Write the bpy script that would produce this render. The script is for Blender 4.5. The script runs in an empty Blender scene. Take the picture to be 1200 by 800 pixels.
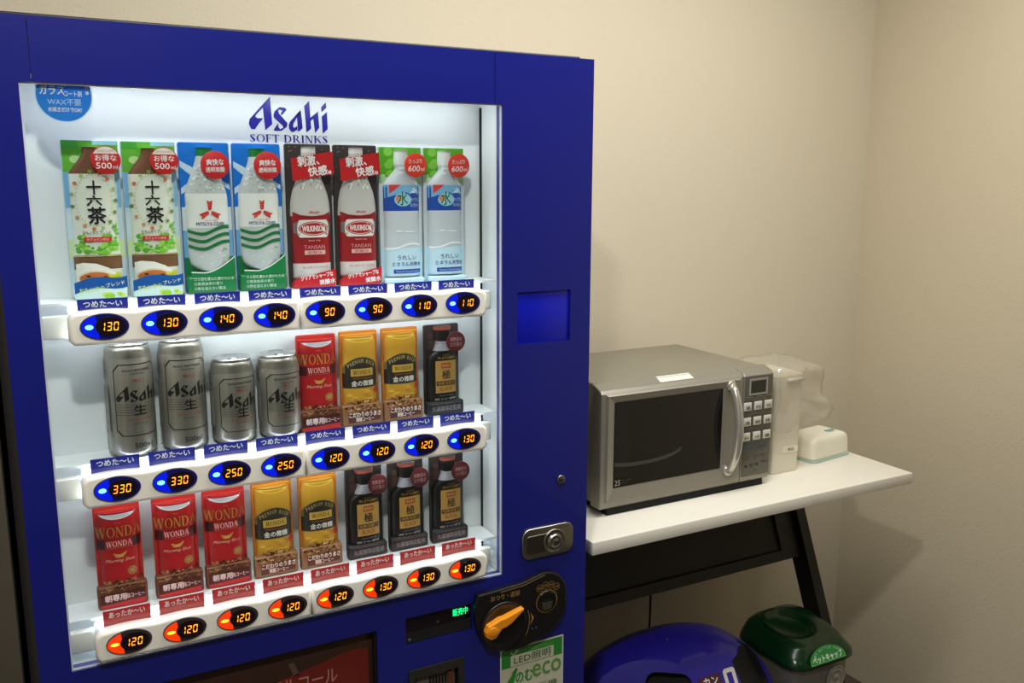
import bpy, bmesh, math, random
from mathutils import Vector, Matrix
random.seed(7)
sc = bpy.context.scene
COL = sc.collection
PI = math.pi
cos, sin = math.cos, math.sin

# ------------------------------------------------------------------ materials
def lin(c):
    c = c / 255.0
    return c / 12.92 if c <= 0.04045 else ((c + 0.055) / 1.055) ** 2.4
def L3(rgb):
    return (lin(rgb[0]), lin(rgb[1]), lin(rgb[2]), 1)
MC = {}
def mat(name, rgb, rough=0.5, metal=0.0, coat=0.0, emit=None, estr=0.0, noise=None, bump=None, spec=0.5):
    if name in MC: return MC[name]
    m = bpy.data.materials.new(name); m.use_nodes = True
    nt = m.node_tree; b = nt.nodes['Principled BSDF']
    b.inputs['Base Color'].default_value = L3(rgb)
    b.inputs['Roughness'].default_value = rough
    b.inputs['Metallic'].default_value = metal
    b.inputs['Coat Weight'].default_value = coat
    b.inputs['Coat Roughness'].default_value = 0.05
    b.inputs['Specular IOR Level'].default_value = spec
    if emit:
        b.inputs['Emission Color'].default_value = L3(emit); b.inputs['Emission Strength'].default_value = estr
    if noise or bump:
        tc = nt.nodes.new('ShaderNodeTexCoord')
    if noise:      # (scale, amount, stretch)
        mp = nt.nodes.new('ShaderNodeMapping'); mp.inputs['Scale'].default_value = noise[2]
        n = nt.nodes.new('ShaderNodeTexNoise'); n.inputs['Scale'].default_value = noise[0]; n.inputs['Detail'].default_value = 5
        r = nt.nodes.new('ShaderNodeMix'); r.data_type = 'RGBA'
        a = noise[1]
        r.inputs[6].default_value = L3([max(0, c * (1 - a)) for c in rgb]); r.inputs[7].default_value = L3([min(255, c * (1 + a)) for c in rgb])
        nt.links.new(tc.outputs['Object'], mp.inputs[0]); nt.links.new(mp.outputs[0], n.inputs[0])
        nt.links.new(n.outputs[0], r.inputs[0]); nt.links.new(r.outputs[2], b.inputs['Base Color'])
    if bump:       # (scale, strength, distance)
        n2 = nt.nodes.new('ShaderNodeTexNoise'); n2.inputs['Scale'].default_value = bump[0]; n2.inputs['Detail'].default_value = 4
        bp = nt.nodes.new('ShaderNodeBump'); bp.inputs['Strength'].default_value = bump[1]; bp.inputs['Distance'].default_value = bump[2]
        nt.links.new(tc.outputs['Object'], n2.inputs[0]); nt.links.new(n2.outputs[0], bp.inputs['Height']); nt.links.new(bp.outputs[0], b.inputs['Normal'])
    MC[name] = m
    return m
def ink(r, g, b):
    return mat('ink_%03d_%03d_%03d' % (r, g, b), (r, g, b), 0.35)
def clear(name, tint, gloss, rough, fac, diff=0.0):
    if name in MC: return MC[name]
    m = bpy.data.materials.new(name); m.use_nodes = True; nt = m.node_tree
    for n in list(nt.nodes): nt.nodes.remove(n)
    o = nt.nodes.new('ShaderNodeOutputMaterial'); t = nt.nodes.new('ShaderNodeBsdfTransparent'); g = nt.nodes.new('ShaderNodeBsdfGlossy')
    t.inputs[0].default_value = L3(tint); g.inputs[0].default_value = L3(gloss); g.inputs['Roughness'].default_value = rough
    mx = nt.nodes.new('ShaderNodeMixShader')
    if fac is None:
        fr = nt.nodes.new('ShaderNodeFresnel'); fr.inputs[0].default_value = 1.4; nt.links.new(fr.outputs[0], mx.inputs[0])
    else: mx.inputs[0].default_value = fac
    nt.links.new(t.outputs[0], mx.inputs[1]); nt.links.new(g.outputs[0], mx.inputs[2])
    last = mx
    if diff:
        d = nt.nodes.new('ShaderNodeBsdfDiffuse'); d.inputs[0].default_value = (.8, .78, .72, 1)
        m2 = nt.nodes.new('ShaderNodeMixShader'); m2.inputs[0].default_value = diff
        nt.links.new(mx.outputs[0], m2.inputs[1]); nt.links.new(d.outputs[0], m2.inputs[2]); last = m2
    nt.links.new(last.outputs[0], o.inputs[0])
    MC[name] = m
    return m

M_blue = mat('machine_blue_paint', (19, 27, 124), 0.28, coat=0.5, noise=(3, .04, (1, 1, 1)))
M_blue2 = mat('panel_bright_blue', (12, 24, 185), 0.3, coat=0.3)
M_darkmetal = mat('dark_sheet_metal', (52, 50, 52), 0.5, 0.3)
M_white = mat('showcase_white', (232, 236, 238), 0.5)
M_black = mat('black_plastic', (16, 16, 17), 0.35)
M_blacksoft = mat('black_gap', (8, 8, 8), 0.8)
M_cream = mat('cream_plastic', (246, 243, 234), 0.35, noise=(6, .02, (1, 1, 1)))
M_chrome = mat('worn_chrome', (150, 148, 142), 0.28, 1.0, noise=(30, .15, (1, 1, 4)))
M_glass = clear('showcase_glass', (250, 253, 252), (255, 255, 255), 0.02, 0.035)
M_orange = mat('orange_plastic', (240, 150, 30), 0.35)
M_gold = mat('gold_print', (178, 140, 80), 0.4, 0.3)
M_led = mat('led_strip_white', (255, 255, 255), 0.5, emit=(235, 242, 255), estr=9.0)
M_led2 = mat('lamp_and_fill_white', (255, 255, 255), 0.5, emit=(245, 246, 250), estr=15.0)
M_digit = mat('digit_orange', (255, 140, 20), 0.5, emit=(255, 150, 20), estr=2.6)
M_green = mat('led_green', (20, 255, 140), 0.5, emit=(20, 245, 140), estr=1.6)
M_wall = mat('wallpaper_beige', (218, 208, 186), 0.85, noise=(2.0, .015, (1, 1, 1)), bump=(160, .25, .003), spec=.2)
M_wallR = mat('wallpaper_beige_shaded', (208, 196, 172), 0.85, noise=(2.0, .015, (1, 1, 1)), bump=(160, .3, .003), spec=.2)  # same wallpaper as the back wall, tinted darker for its weaker light
M_table = mat('white_laminate', (236, 232, 220), 0.35, noise=(5, .012, (1, 4, 1)))
M_leg = mat('black_powder_coat', (22, 21, 20), 0.55, bump=(400, .2, .001))
M_mw = mat('silver_enamel', (156, 152, 141), 0.42, 0.5, noise=(40, .02, (1, 1, 1)))
M_mwbody = mat('grey_enamel', (140, 135, 120), 0.5, 0.15, noise=(20, .03, (1, 1, 1)))
M_mwdark = mat('grey_panel', (100, 97, 88), 0.42, 0.4)
M_smoke = mat('smoked_door_glass', (12, 12, 12), 0.08, coat=0.5)
M_binblue = mat('bin_blue_plastic', (44, 36, 165), 0.28, noise=(5, .05, (1, 1, 1)))
M_bingreen = mat('bin_green_plastic', (10, 52, 24), 0.2, noise=(6, .08, (1, 1, 1)))
M_bag = clear('clear_film', (246, 244, 240), (255, 252, 245), 0.12, 0.20, 0.16)

def film(name, rgb, back=.6):
    if name in MC: return MC[name]
    m = bpy.data.materials.new(name); m.use_nodes = True; nt = m.node_tree
    p = nt.nodes['Principled BSDF']; p.inputs['Base Color'].default_value = L3(rgb); p.inputs['Roughness'].default_value = .35
    t = nt.nodes.new('ShaderNodeBsdfTranslucent'); t.inputs[0].default_value = L3(rgb)
    mx = nt.nodes.new('ShaderNodeMixShader'); mx.inputs[0].default_value = back; o = nt.nodes['Material Output']
    nt.links.new(p.outputs[0], mx.inputs[1]); nt.links.new(t.outputs[0], mx.inputs[2]); nt.links.new(mx.outputs[0], o.inputs[0])
    MC[name] = m
    return m

# ------------------------------------------------------------------ mesh builder
class MB:
    def __init__(s):
        s.bm = bmesh.new(); s.mats = []
    def mi(s, m):
        if m not in s.mats: s.mats.append(m)
        return s.mats.index(m)
    def merge(s, b2, m, smooth=False, mtx=None):
        i = s.mi(m) if m else None
        vm = {}
        for v in b2.verts:
            vm[v] = s.bm.verts.new(mtx @ v.co if mtx else v.co)
        for f in b2.faces:
            try: nf = s.bm.faces.new([vm[v] for v in f.verts])
            except ValueError: continue
            if i is not None: nf.material_index = i
            nf.smooth = smooth
        b2.free()
        return s
    def box(s, x0, x1, y0, y1, z0, z1, m, bev=0.0, seg=2, mtx=None, smooth=None):
        b = bmesh.new()
        bmesh.ops.create_cube(b, size=1)
        for v in b.verts:
            v.co = Vector(((x0 + x1) / 2 + v.co.x * (x1 - x0), (y0 + y1) / 2 + v.co.y * (y1 - y0), (z0 + z1) / 2 + v.co.z * (z1 - z0)))
        if bev: bmesh.ops.bevel(b, geom=b.edges[:], offset=bev, segments=seg, profile=0.5, affect='EDGES')
        return s.merge(b, m, bool(bev) if smooth is None else smooth, mtx)
    def prism(s, pts, y0, y1, m, bev=0.0, seg=2, axis='y', mtx=None, bevback=False, smooth=False):
        """polygon (a,b) in XZ (axis y) / YZ (axis x) / XY (axis z), extruded"""
        b = bmesh.new()
        def mk(p, t):
            if axis == 'y': return (p[0], t, p[1])
            if axis == 'x': return (t, p[0], p[1])
            return (p[0], p[1], t)
        v0 = [b.verts.new(mk(p, y0)) for p in pts]; v1 = [b.verts.new(mk(p, y1)) for p in pts]
        f0 = b.faces.new(v0); f1 = b.faces.new(v1[::-1]); n = len(pts)
        for i in range(n): b.faces.new([v0[i], v1[i], v1[(i + 1) % n], v0[(i + 1) % n]])
        bmesh.ops.recalc_face_normals(b, faces=b.faces[:])
        if bev:
            e = list(f0.edges) + (list(f1.edges) if bevback else [])
            bmesh.ops.bevel(b, geom=e, offset=bev, segments=seg, profile=0.5, affect='EDGES')
        return s.merge(b, m, smooth, mtx)
    def lathe(s, prof, m, n=32, mtx=None, smooth=True, cap=True):
        b = bmesh.new(); rings = []
        for r, z in prof:
            rings.append([b.verts.new((r * cos(2 * PI * k / n), r * sin(2 * PI * k / n), z)) for k in range(n)])
        for a, c in zip(rings, rings[1:]):
            for k in range(n): b.faces.new([a[k], a[(k + 1) % n], c[(k + 1) % n], c[k]])
        if cap: b.faces.new(rings[0][::-1]); b.faces.new(rings[-1])
        bmesh.ops.recalc_face_normals(b, faces=b.faces[:])
        return s.merge(b, m, smooth, mtx)
    def cyl(s, c, r, h, m, axis='y', n=28, bev=0.0, sx=1.0):
        """disc/cylinder from centre c, extending h along +axis"""
        prof = [(r, 0), (r, h)] if not bev else [(r - bev, 0), (r - bev * .3, bev * .3), (r, bev), (r, h)]
        mt = Matrix.Translation(c)
        if axis == 'y': mt = mt @ Matrix.Rotation(-PI / 2, 4, 'X') @ Matrix.Diagonal((sx, 1, 1, 1))
        if axis == 'x': mt = mt @ Matrix.Rotation(PI / 2, 4, 'Y')
        return s.lathe(prof, m, n, mt)
    def tube(s, pts, r, m, n=10, sy=1.0):
        pts = [Vector(p) for p in pts]; b = bmesh.new(); rings = []
        rr = r if isinstance(r, (list, tuple)) else [r] * len(pts)
        up = Vector((0, 0, 1)) if abs((pts[-1] - pts[0]).normalized().z) < .9 else Vector((1, 0, 0))
        for i, p in enumerate(pts):
            t = (pts[min(i + 1, len(pts) - 1)] - pts[max(i - 1, 0)]).normalized()
            a = t.cross(up).normalized(); c = t.cross(a).normalized()
            rings.append([b.verts.new(p + a * cos(2 * PI * k / n) * rr[i] * sy + c * sin(2 * PI * k / n) * rr[i]) for k in range(n)])
        for a, c in zip(rings, rings[1:]):
            for k in range(n): b.faces.new([a[k], a[(k + 1) % n], c[(k + 1) % n], c[k]])
        b.faces.new(rings[0][::-1]); b.faces.new(rings[-1])
        bmesh.ops.recalc_face_normals(b, faces=b.faces[:])
        return s.merge(b, m, True)
    def plate(s, x0, x1, z0, z1, y0, y1, holes, m, axis='y', bev=0):
        xs = sorted({x0, x1, *[h[0] for h in holes], *[h[1] for h in holes]}); zs = sorted({z0, z1, *[h[2] for h in holes], *[h[3] for h in holes]})
        inh = lambda x, z: x < x0 or x > x1 or z < z0 or z > z1 or any(h[0] < x < h[1] and h[2] < z < h[3] for h in holes)
        cell = lambda i, j: 0 <= i < len(xs) - 1 and 0 <= j < len(zs) - 1 and not inh((xs[i] + xs[i + 1]) / 2, (zs[j] + zs[j + 1]) / 2)
        b = bmesh.new(); V = {}
        def v(i, j, k):
            if (i, j, k) not in V: V[i, j, k] = b.verts.new((xs[i], (y0, y1)[k], zs[j]))
            return V[i, j, k]
        for i in range(len(xs) - 1):
            for j in range(len(zs) - 1):
                if not cell(i, j): continue
                b.faces.new([v(i, j, 0), v(i + 1, j, 0), v(i + 1, j + 1, 0), v(i, j + 1, 0)])
                b.faces.new([v(i, j, 1), v(i, j + 1, 1), v(i + 1, j + 1, 1), v(i + 1, j, 1)])
                if not cell(i - 1, j): b.faces.new([v(i, j, 0), v(i, j + 1, 0), v(i, j + 1, 1), v(i, j, 1)])
                if not cell(i + 1, j): b.faces.new([v(i + 1, j, 0), v(i + 1, j, 1), v(i + 1, j + 1, 1), v(i + 1, j + 1, 0)])
                if not cell(i, j - 1): b.faces.new([v(i, j, 0), v(i, j, 1), v(i + 1, j, 1), v(i + 1, j, 0)])
                if not cell(i, j + 1): b.faces.new([v(i, j + 1, 0), v(i + 1, j + 1, 0), v(i + 1, j + 1, 1), v(i, j + 1, 1)])
        if bev:
            es = [e for e in b.edges if len(e.link_faces) == 2 and e.calc_face_angle(0) > .5 and all(vv.co.y < y0 + 1e-6 for vv in e.verts)]
            bmesh.ops.bevel(b, geom=es, offset=bev, segments=2, profile=.5, affect='EDGES')
        return s.merge(b, m)
def origin(o):
    v = Vector((0, 0, 0))
    while o: v += o.location; o = o.parent
    return v
def obj(name, mb, parent=None, loc=None, local=False, kind=None, label=None):
    """link the builder's shapes as ONE mesh object; shapes are in world coordinates unless local"""
    me = bpy.data.meshes.new(name)
    base = Vector(loc) if loc else Vector((0, 0, 0))
    if not local:
        off = origin(parent) + base
        bmesh.ops.translate(mb.bm, verts=mb.bm.verts[:], vec=-off)
    mb.bm.to_mesh(me); mb.bm.free()
    for m in mb.mats: me.materials.append(m)
    o = bpy.data.objects.new(name, me); COL.objects.link(o)
    o.parent = parent; o.location = base
    if kind: o['kind'] = kind
    if label: o['label'] = label
    return o
def thing(name, label, cat, loc, rz=0, group=None):
    o = bpy.data.objects.new(name, None); o.empty_display_size = .05; COL.objects.link(o)
    o.location = loc; o.rotation_euler = (0, 0, rz); o['label'] = label; o['category'] = cat
    if group: o['group'] = group
    return o
def dup(root, loc, label, rz=None):
    r = root.copy(); COL.objects.link(r); r.location = loc; r['label'] = label
    if rz is not None: r.rotation_euler = (0, 0, rz)
    for ch in list(root.children):
        c = ch.copy(); COL.objects.link(c); c.parent = r
        for g in list(ch.children):
            d = g.copy(); COL.objects.link(d); d.parent = c
    return r

# ------------------------------------------------------------------ flat shapes and lettering
def ell(cx, cy, rx, ry, n=32, a0=0, a1=2 * PI):
    full = abs(a1 - a0) > 2 * PI - 1e-6
    return [(cx + rx * cos(a0 + (a1 - a0) * k / (n if full else n - 1)), cy + ry * sin(a0 + (a1 - a0) * k / (n if full else n - 1))) for k in range(n)]
def rrect(x0, x1, z0, z1, r, n=5):
    p = []
    for cx, cz, a in ((x1 - r, z1 - r, 0), (x0 + r, z1 - r, PI / 2), (x0 + r, z0 + r, PI), (x1 - r, z0 + r, 1.5 * PI)):
        p += [(cx + r * cos(a + PI / 2 * k / n), cz + r * sin(a + PI / 2 * k / n)) for k in range(n + 1)]
    return p
TC = {}
def text_shape(s, bold=0.0):
    """list of polygons (points) of a text, normalised to its own box 0..1 x 0..1, and its aspect"""
    key = (s, bold)
    if key in TC: return TC[key]
    cu = bpy.data.curves.new('lettering', 'FONT'); cu.body = s; cu.size = 1; cu.resolution_u = 2; cu.offset = 0
    o = bpy.data.objects.new('lettering', cu); COL.objects.link(o)
    dg = bpy.context.evaluated_depsgraph_get(); dg.update()
    ev = o.evaluated_get(dg); me = ev.to_mesh()
    vs = [(v.co.x, v.co.y) for v in me.vertices]; fs = [tuple(p.vertices) for p in me.polygons]
    ev.to_mesh_clear(); bpy.data.objects.remove(o); bpy.data.curves.remove(cu)
    if not vs: TC[key] = ([], [], 1); return TC[key]
    x0 = min(v[0] for v in vs); x1 = max(v[0] for v in vs); y0 = min(v[1] for v in vs); y1 = max(v[1] for v in vs)
    w = max(x1 - x0, 1e-6); h = max(y1 - y0, 1e-6)
    TC[key] = ([((a - x0) / w, (b - y0) / h) for a, b in vs], fs, w / h)
    return TC[key]
def bars(segs):
    """quads from strokes (x0,y0,x1,y1,w) with horizontal width w"""
    out = []
    for x0, y0, x1, y1, w in segs: out.append([(x0 - w / 2, y0), (x0 + w / 2, y0), (x1 + w / 2, y1), (x1 - w / 2, y1)])
    return out
def ring(cx, cy, rx, ry, tx, ty, a0=0, a1=2 * PI, n=20):
    out = []
    for k in range(n):
        a = a0 + (a1 - a0) * k / n; b = a0 + (a1 - a0) * (k + 1) / n
        out.append([(cx + rx * cos(a), cy + ry * sin(a)), (cx + rx * cos(b), cy + ry * sin(b)), (cx + (rx - tx) * cos(b), cy + (ry - ty) * sin(b)), (cx + (rx - tx) * cos(a), cy + (ry - ty) * sin(a))])
    return out
def R4(x0, x1, y0, y1): return [(x0, y0), (x1, y0), (x1, y1), (x0, y1)]
T = .17; t_ = .06; sf = .05
SERIF = {   # width, polygons, unit height
 'S': (.62, [ [(x * .62, y) for x, y in P] for P in (
      [(.12,.70),(.34,.80),(.86,.40),(.62,.22)], [(.12,.70),(.12,.86),(.40,1.0),(.38,.93),(.32,.86),(.34,.78)], [(.40,1.0),(.80,.97),(.84,.70),(.76,.78),(.66,.92),(.38,.93)],
      [(.86,.40),(.88,.16),(.55,0),(.58,.07),(.66,.14),(.64,.24)], [(.55,0),(.12,.03),(.08,.30),(.16,.22),(.28,.08),(.58,.07)])]),
 'O': (.86, ring(.43, .5, .41, .5, .15, .05)),
 'D': (.84, bars([(.17, 0, .17, 1, T)]) + ring(.30, .5, .48, .5, .15, .06, -PI / 2, PI / 2, 14) + [R4(.02, .32, 0, sf), R4(.02, .32, 1 - sf, 1)]),
 'F': (.62, bars([(.17, 0, .17, 1, T)]) + [R4(.02, .58, 1 - t_, 1), R4(.17, .46, .48, .48 + t_), R4(.02, .34, 0, sf), [(.50, 1), (.58, 1), (.58, .78)], [(.40, .38), (.46, .38), (.46, .64), (.40, .60)]]),
 'T': (.72, bars([(.36, 0, .36, 1, T)]) + [R4(.02, .70, 1 - t_, 1), R4(.20, .52, 0, sf), [(.02, .76), (.02, 1), (.12, 1)], [(.70, .76), (.60, 1), (.70, 1)]]),
 'R': (.82, bars([(.17, 0, .17, 1, T), (.72, 0, .38, .5, T)]) + ring(.30, .74, .32, .26, .14, .05, -PI / 2, PI / 2, 12) + [R4(.02, .32, 0, sf), R4(.02, .32, 1 - sf, 1), R4(.60, .82, 0, sf), R4(.17, .34, .46, .50)]),
 'I': (.36, bars([(.18, 0, .18, 1, T)]) + [R4(.03, .33, 0, sf), R4(.03, .33, 1 - sf, 1)]),
 'N': (.86, bars([(.14, 0, .14, 1, t_), (.72, 0, .72, 1, t_), (.68, 0, .17, 1, T)]) + [R4(.02, .28, 0, sf), R4(.02, .22, 1 - sf, 1), R4(.60, .85, 1 - sf, 1)]),
 'K': (.84, bars([(.17, 0, .17, 1, T), (.24, .42, .70, 1, t_), (.72, 0, .38, .58, T)]) + [R4(.02, .32, 0, sf), R4(.02, .32, 1 - sf, 1), R4(.58, .84, 0, sf), R4(.56, .82, 1 - sf, 1)]),
 'W': (1.1, bars([(.32, 0, .12, 1, T), (.32, 0, .52, 1, t_), (.76, 0, .54, 1, T), (.76, 0, .98, 1, t_)]) + [R4(0, .28, 1 - sf, 1), R4(.42, .68, 1 - sf, 1), R4(.86, 1.1, 1 - sf, 1)]),
 'A': (.86, bars([(.12, 0, .42, 1, t_), (.72, 0, .44, 1, T), ]) + [R4(.24, .62, .32, .38), R4(0, .24, 0, sf), R4(.58, .86, 0, sf)]),
 ' ': (.35, []),
}
def serif_text(s, gap=.04):
    out = []; x = 0
    for ch in s:
        w, ps = SERIF[ch]
        for p in ps: out.append([(x + a, b) for a, b in p])
        x += w + gap
    x -= gap
    return [[(a / x, b) for a, b in p] for p in out], x
_Z = [  # the blackletter word mark, in strokes: letters A s a h i
 [(270,318),(343,220),(355,470),(285,530)], [(343,220),(240,325),(140,430),(130,475),(150,520),(185,522),(225,470),(262,430),(262,418),(215,420),(195,408),(202,390),(270,325)],
 [(370,385),(383,352),(415,335),(422,368),(502,455),(500,482),(462,505),(455,482),(372,410)], [(385,350),(430,313),(480,315),(502,333),(450,388),(440,374),(458,345),(432,335),(415,345)],
 [(365,522),(412,458),(414,492),(428,514),(458,500),(500,468),(495,492),(440,530),(382,532)],
 [(515,475),(530,440),(640,328),(640,352),(602,398),(562,460),(558,485),(570,500),(598,478),(600,512),(555,538),(535,532),(518,508)], [(598,372),(640,328),(652,500),(605,536)],
 [(675,295),(727,242),(738,500),(690,538)], [(733,400),(812,338),(820,490),(775,542),(763,408),(735,430)],
 [(845,300),(895,248),(899,300),(848,346)], [(848,385),(903,338),(906,500),(853,546)]]
WORDMARK = [[((x - 130) / 776, (546 - y) / 326) for x, y in p] for p in _Z]
SEG = {'a': [(.1, 1), (.9, 1), (.75, .9), (.25, .9)], 'd': [(.1, 0), (.9, 0), (.75, .1), (.25, .1)], 'g': [(.15, .5), (.28, .555), (.72, .555), (.85, .5), (.72, .445), (.28, .445)],
       'b': [(.95, .97), (.95, .54), (.82, .6), (.76, .88)], 'c': [(.95, .03), (.95, .46), (.82, .4), (.76, .12)], 'f': [(.05, .97), (.05, .54), (.18, .6), (.24, .88)], 'e': [(.05, .03), (.05, .46), (.18, .4), (.24, .12)]}
DIG = {'0': 'abcdef', '1': 'bc', '2': 'abged', '3': 'abgcd', '4': 'fgbc', '5': 'afgcd', '9': 'abcdfg', '6': 'afgedc', '8': 'abcdefg', '7': 'abc'}

class Art:
    """thin printed shapes laid on a surface S(u,v)->depth towards the viewer; w x h metres, fractions from top left"""
    def __init__(s, mb, w, h, depth=None, wrap=None, du=0, dv=0, y=0.0, x0=0.0, z0=0.0, base=.0002, step=.00005):
        s.mb = mb; s.w = w; s.h = h; s.depth = depth; s.wrap = wrap; s.du = du; s.dv = dv; s.y = y; s.n = 0; s.x0 = x0; s.z0 = z0; s.base = base; s.step = step
    def pt(s, u, v, off):
        if s.wrap:
            a = u / s.wrap; r = s.wrap + off
            return Vector((s.x0 + r * sin(a), s.y - r * cos(a), s.z0 + v))
        d = s.depth(u, v) if s.depth else 0
        return Vector((s.x0 + u, s.y - d - off, s.z0 + v))
    def raw(s, vs, fs, m, bump=True):
        if not vs: return
        if bump: s.n += 1
        b = bmesh.new()
        bv = [b.verts.new((x, 0, z)) for x, z in vs]
        for f in fs:
            try: b.faces.new([bv[i] for i in f])
            except ValueError: pass
        lo = min(v[0] for v in vs); hi = max(v[0] for v in vs); lz = min(v[1] for v in vs); hz = max(v[1] for v in vs)
        def cut(a, c, d, no):
            k = math.ceil(a / d) * d
            while k < c - 1e-6:
                co = (k, 0, 0) if no == 0 else (0, 0, k)
                bmesh.ops.bisect_plane(b, geom=b.verts[:] + b.edges[:] + b.faces[:], plane_co=co, plane_no=(1, 0, 0) if no == 0 else (0, 0, 1), dist=1e-7)
                k += d
        if s.du: cut(lo, hi, s.du, 0)
        if s.dv: cut(lz, hz, s.dv, 1)
        off = s.base + s.n * s.step
        for v in b.verts: v.co = s.pt(v.co.x, v.co.z, off)
        s.mb.merge(b, m)
    def F(s, p): return ((p[0] - .5) * s.w, (1 - p[1]) * s.h)
    def poly(s, pts, m):
        vs = [s.F(p) for p in pts]; s.raw(vs, [tuple(range(len(vs)))], m)
    def rect(s, a, b, c, d, m): s.poly([(a, c), (b, c), (b, d), (a, d)], m)
    def disc(s, cx, cy, r, m, ry=None, n=28, a0=0, a1=2 * PI):
        """radius in fractions of the width, round in metres"""
        ry = ry if ry is not None else r * s.w / s.h
        s.poly(ell(cx, cy, r, ry, n, a0, a1), m)
    def band(s, top, bot, m):
        pts = [s.F(p) for p in top] + [s.F(p) for p in bot]; k = len(top)
        s.raw(pts, [(i, i + 1, k + i + 1, k + i) for i in range(k - 1)], m)
    def text(s, t, cx, cy, w, h, m, rot=0, bold=0.0, shear=0.0, kind='sans'):
        """w,h in fractions of the card; None keeps the aspect"""
        if kind == 'serif': ps, asp = serif_text(t); asp = asp
        elif kind == 'mark': ps, asp = WORDMARK, 776 / 326
        else: vs0, fs0, asp = text_shape(t)
        H = h * s.h if h else w * s.w / asp
        W = w * s.w if w else H * asp
        c, sn = cos(rot), sin(rot); ox, oz = s.F((cx, cy))
        def tr(p):
            x = (p[0] - .5) * W + (p[1] - .5) * H * shear; z = (p[1] - .5) * H
            return (ox + x * c - z * sn, oz + x * sn + z * c)
        if kind in ('serif', 'mark'):
            vs = []; fs = []
            for p in ps:
                fs.append(tuple(range(len(vs), len(vs) + len(p)))); vs += [tr(q) for q in p]
            s.raw(vs, fs, m)
        else:
            base = [tr(p) for p in vs0]; e = bold * H * .8
            for k, (dx, dz) in enumerate(((0, 0), (e, 0), (-e, 0), (0, e), (0, -e)) if bold else ((0, 0),)):
                s.n += .5 if k else 0
                s.raw([(x + dx, z + dz) for x, z in base], fs0, m, k == 0)

# ------------------------------------------------------------------ the room
WX, WY, CZ = 2.284, 0.62, 2.55     # right wall, back wall, ceiling
def struct(name, mb): return obj(name, mb, kind='structure')
b = MB(); b.box(-1.4, WX + .1, WY, WY + .1, 0, CZ, M_wall); struct('wall_back', b)
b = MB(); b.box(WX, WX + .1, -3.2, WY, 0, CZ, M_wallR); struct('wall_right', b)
b = MB(); b.box(-1.4, -1.3, -3.2, WY, 0, CZ, M_wall); struct('wall_left', b)
M_brown = mat('brown_laminate', (70, 64, 54), .5, noise=(2, .06, (1, 1, 8)))
b = MB(); b.box(-1.4, WX + .1, -3.2, WY + .1, -.08, 0, mat('grey_floor_tile', (88, 82, 74), .5, noise=(12, .06, (1, 1, 1)))); struct('floor', b)
b = MB(); b.box(-1.4, WX + .1, -3.2, WY + .1, CZ, CZ + .08, mat('ceiling_board', (225, 222, 212), .9)); struct('ceiling', b)

NB = thing('cabinet', 'dark brown cabinet standing left of the vending machine', 'cabinet', (-.36, .28, 0))
b = MB(); b.box(-.659, -.061, .020, .58, .0, 1.60, M_brown, .002); obj('carcass', b, NB)
for xa, xb in ((-.658, -.361), (-.359, -.062)):
    b = MB(); b.box(xa, xb, .0, .0195, .04, 1.59, M_brown, .0015); D_ = obj('door', b, NB)
    b = MB(); hx = -.385 if xa < -.5 else -.335; b.tube([(hx, .0005, .95), (hx, -.03, .96), (hx, -.03, 1.10), (hx, .0005, 1.11)], .005, M_chrome, 8); obj('handle', b, D_)

# ------------------------------------------------------------------ vending machine
VM = thing('vending_machine', 'large blue drink vending machine with a lit showcase window', 'vending machine', (.41, 0, 0))
DX0, DX1, ZT = -.047, .8785, 1.8221
W0, W1, WZ0, WZ1 = 0, .7, .915, 1.7397
b = MB()
b.box(DX0 + .005, .862, .10, .60, .06, 1.815, M_darkmetal, .004)
obj('cabinet_body', b, VM)
b = MB()
b.box(DX0 + .008, .858, .012, .59, 1.8155, 1.8268, M_darkmetal, .002)
obj('top_cover', b, VM)
b = MB()
for x in (.02, .80):
    for y in (.14, .52): b.cyl((x, y, 0), .025, .061, M_darkmetal, 'z')
b.box(DX0 + .02, .85, .11, .13, .01, .06, M_black)
obj('machine_foot', b, VM)
# door: one plate with the window, the outlet, display and note holes
SX0, SX1 = .0146, .687
b = MB()
LED = (.5128, .6395, .823, .8745); DISP = (.03, .4605, .60, .8655); NOTE = (.5155, .6225, .62, .7765); SQ = (.7294, .8370, 1.3348, 1.4262)
b.plate(DX0 + .006, DX1, .12, ZT, 0, .022, [(W0, W1, WZ0, WZ1), (SX0, SX1, WZ1 - .01, ZT + .01), LED, DISP, NOTE, SQ], M_blue, bev=.0016)
b.prism([(DX0 + .006, 0), (DX0 - .006, .010), (DX0 - .006, .10), (DX0 + .006, .10)], .12, ZT, M_darkmetal, axis='z')
b.plate(DX0 + .006, DX1, .12, ZT, .022, .10, [(W0 - .03, W1 + .03, WZ0 - .03, WZ1 + .03), (SX0, SX1, WZ1 - .01, ZT - .01), (.50, .66, .60, .90), (.02, .48, .58, .88), (.72, .85, 1.32, 1.44)], M_blue)
obj('door_panel', b, VM)
b = MB(); b.plate(SX0 + .0009, SX1 - .0009, WZ1, ZT, 0.0005, .0215, [], M_blue, bev=.001); b.box(SX0 + .001, SX1 - .001, .0222, .10, ZT - .0098, ZT, M_blue); b.box(SX0 - .02, SX1 + .02, .0221, .0230, WZ1 + .0003, ZT - .0099, M_darkmetal); obj('header_panel', b, VM)  # thin dark backing added to stop lamp light leaking through the seams
b = MB(); b.box(SQ[0], SQ[1], .004, .02, SQ[2], SQ[3], M_blue2, .0008); obj('blank_plate', b, VM, label='brighter blue square plate')
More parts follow.
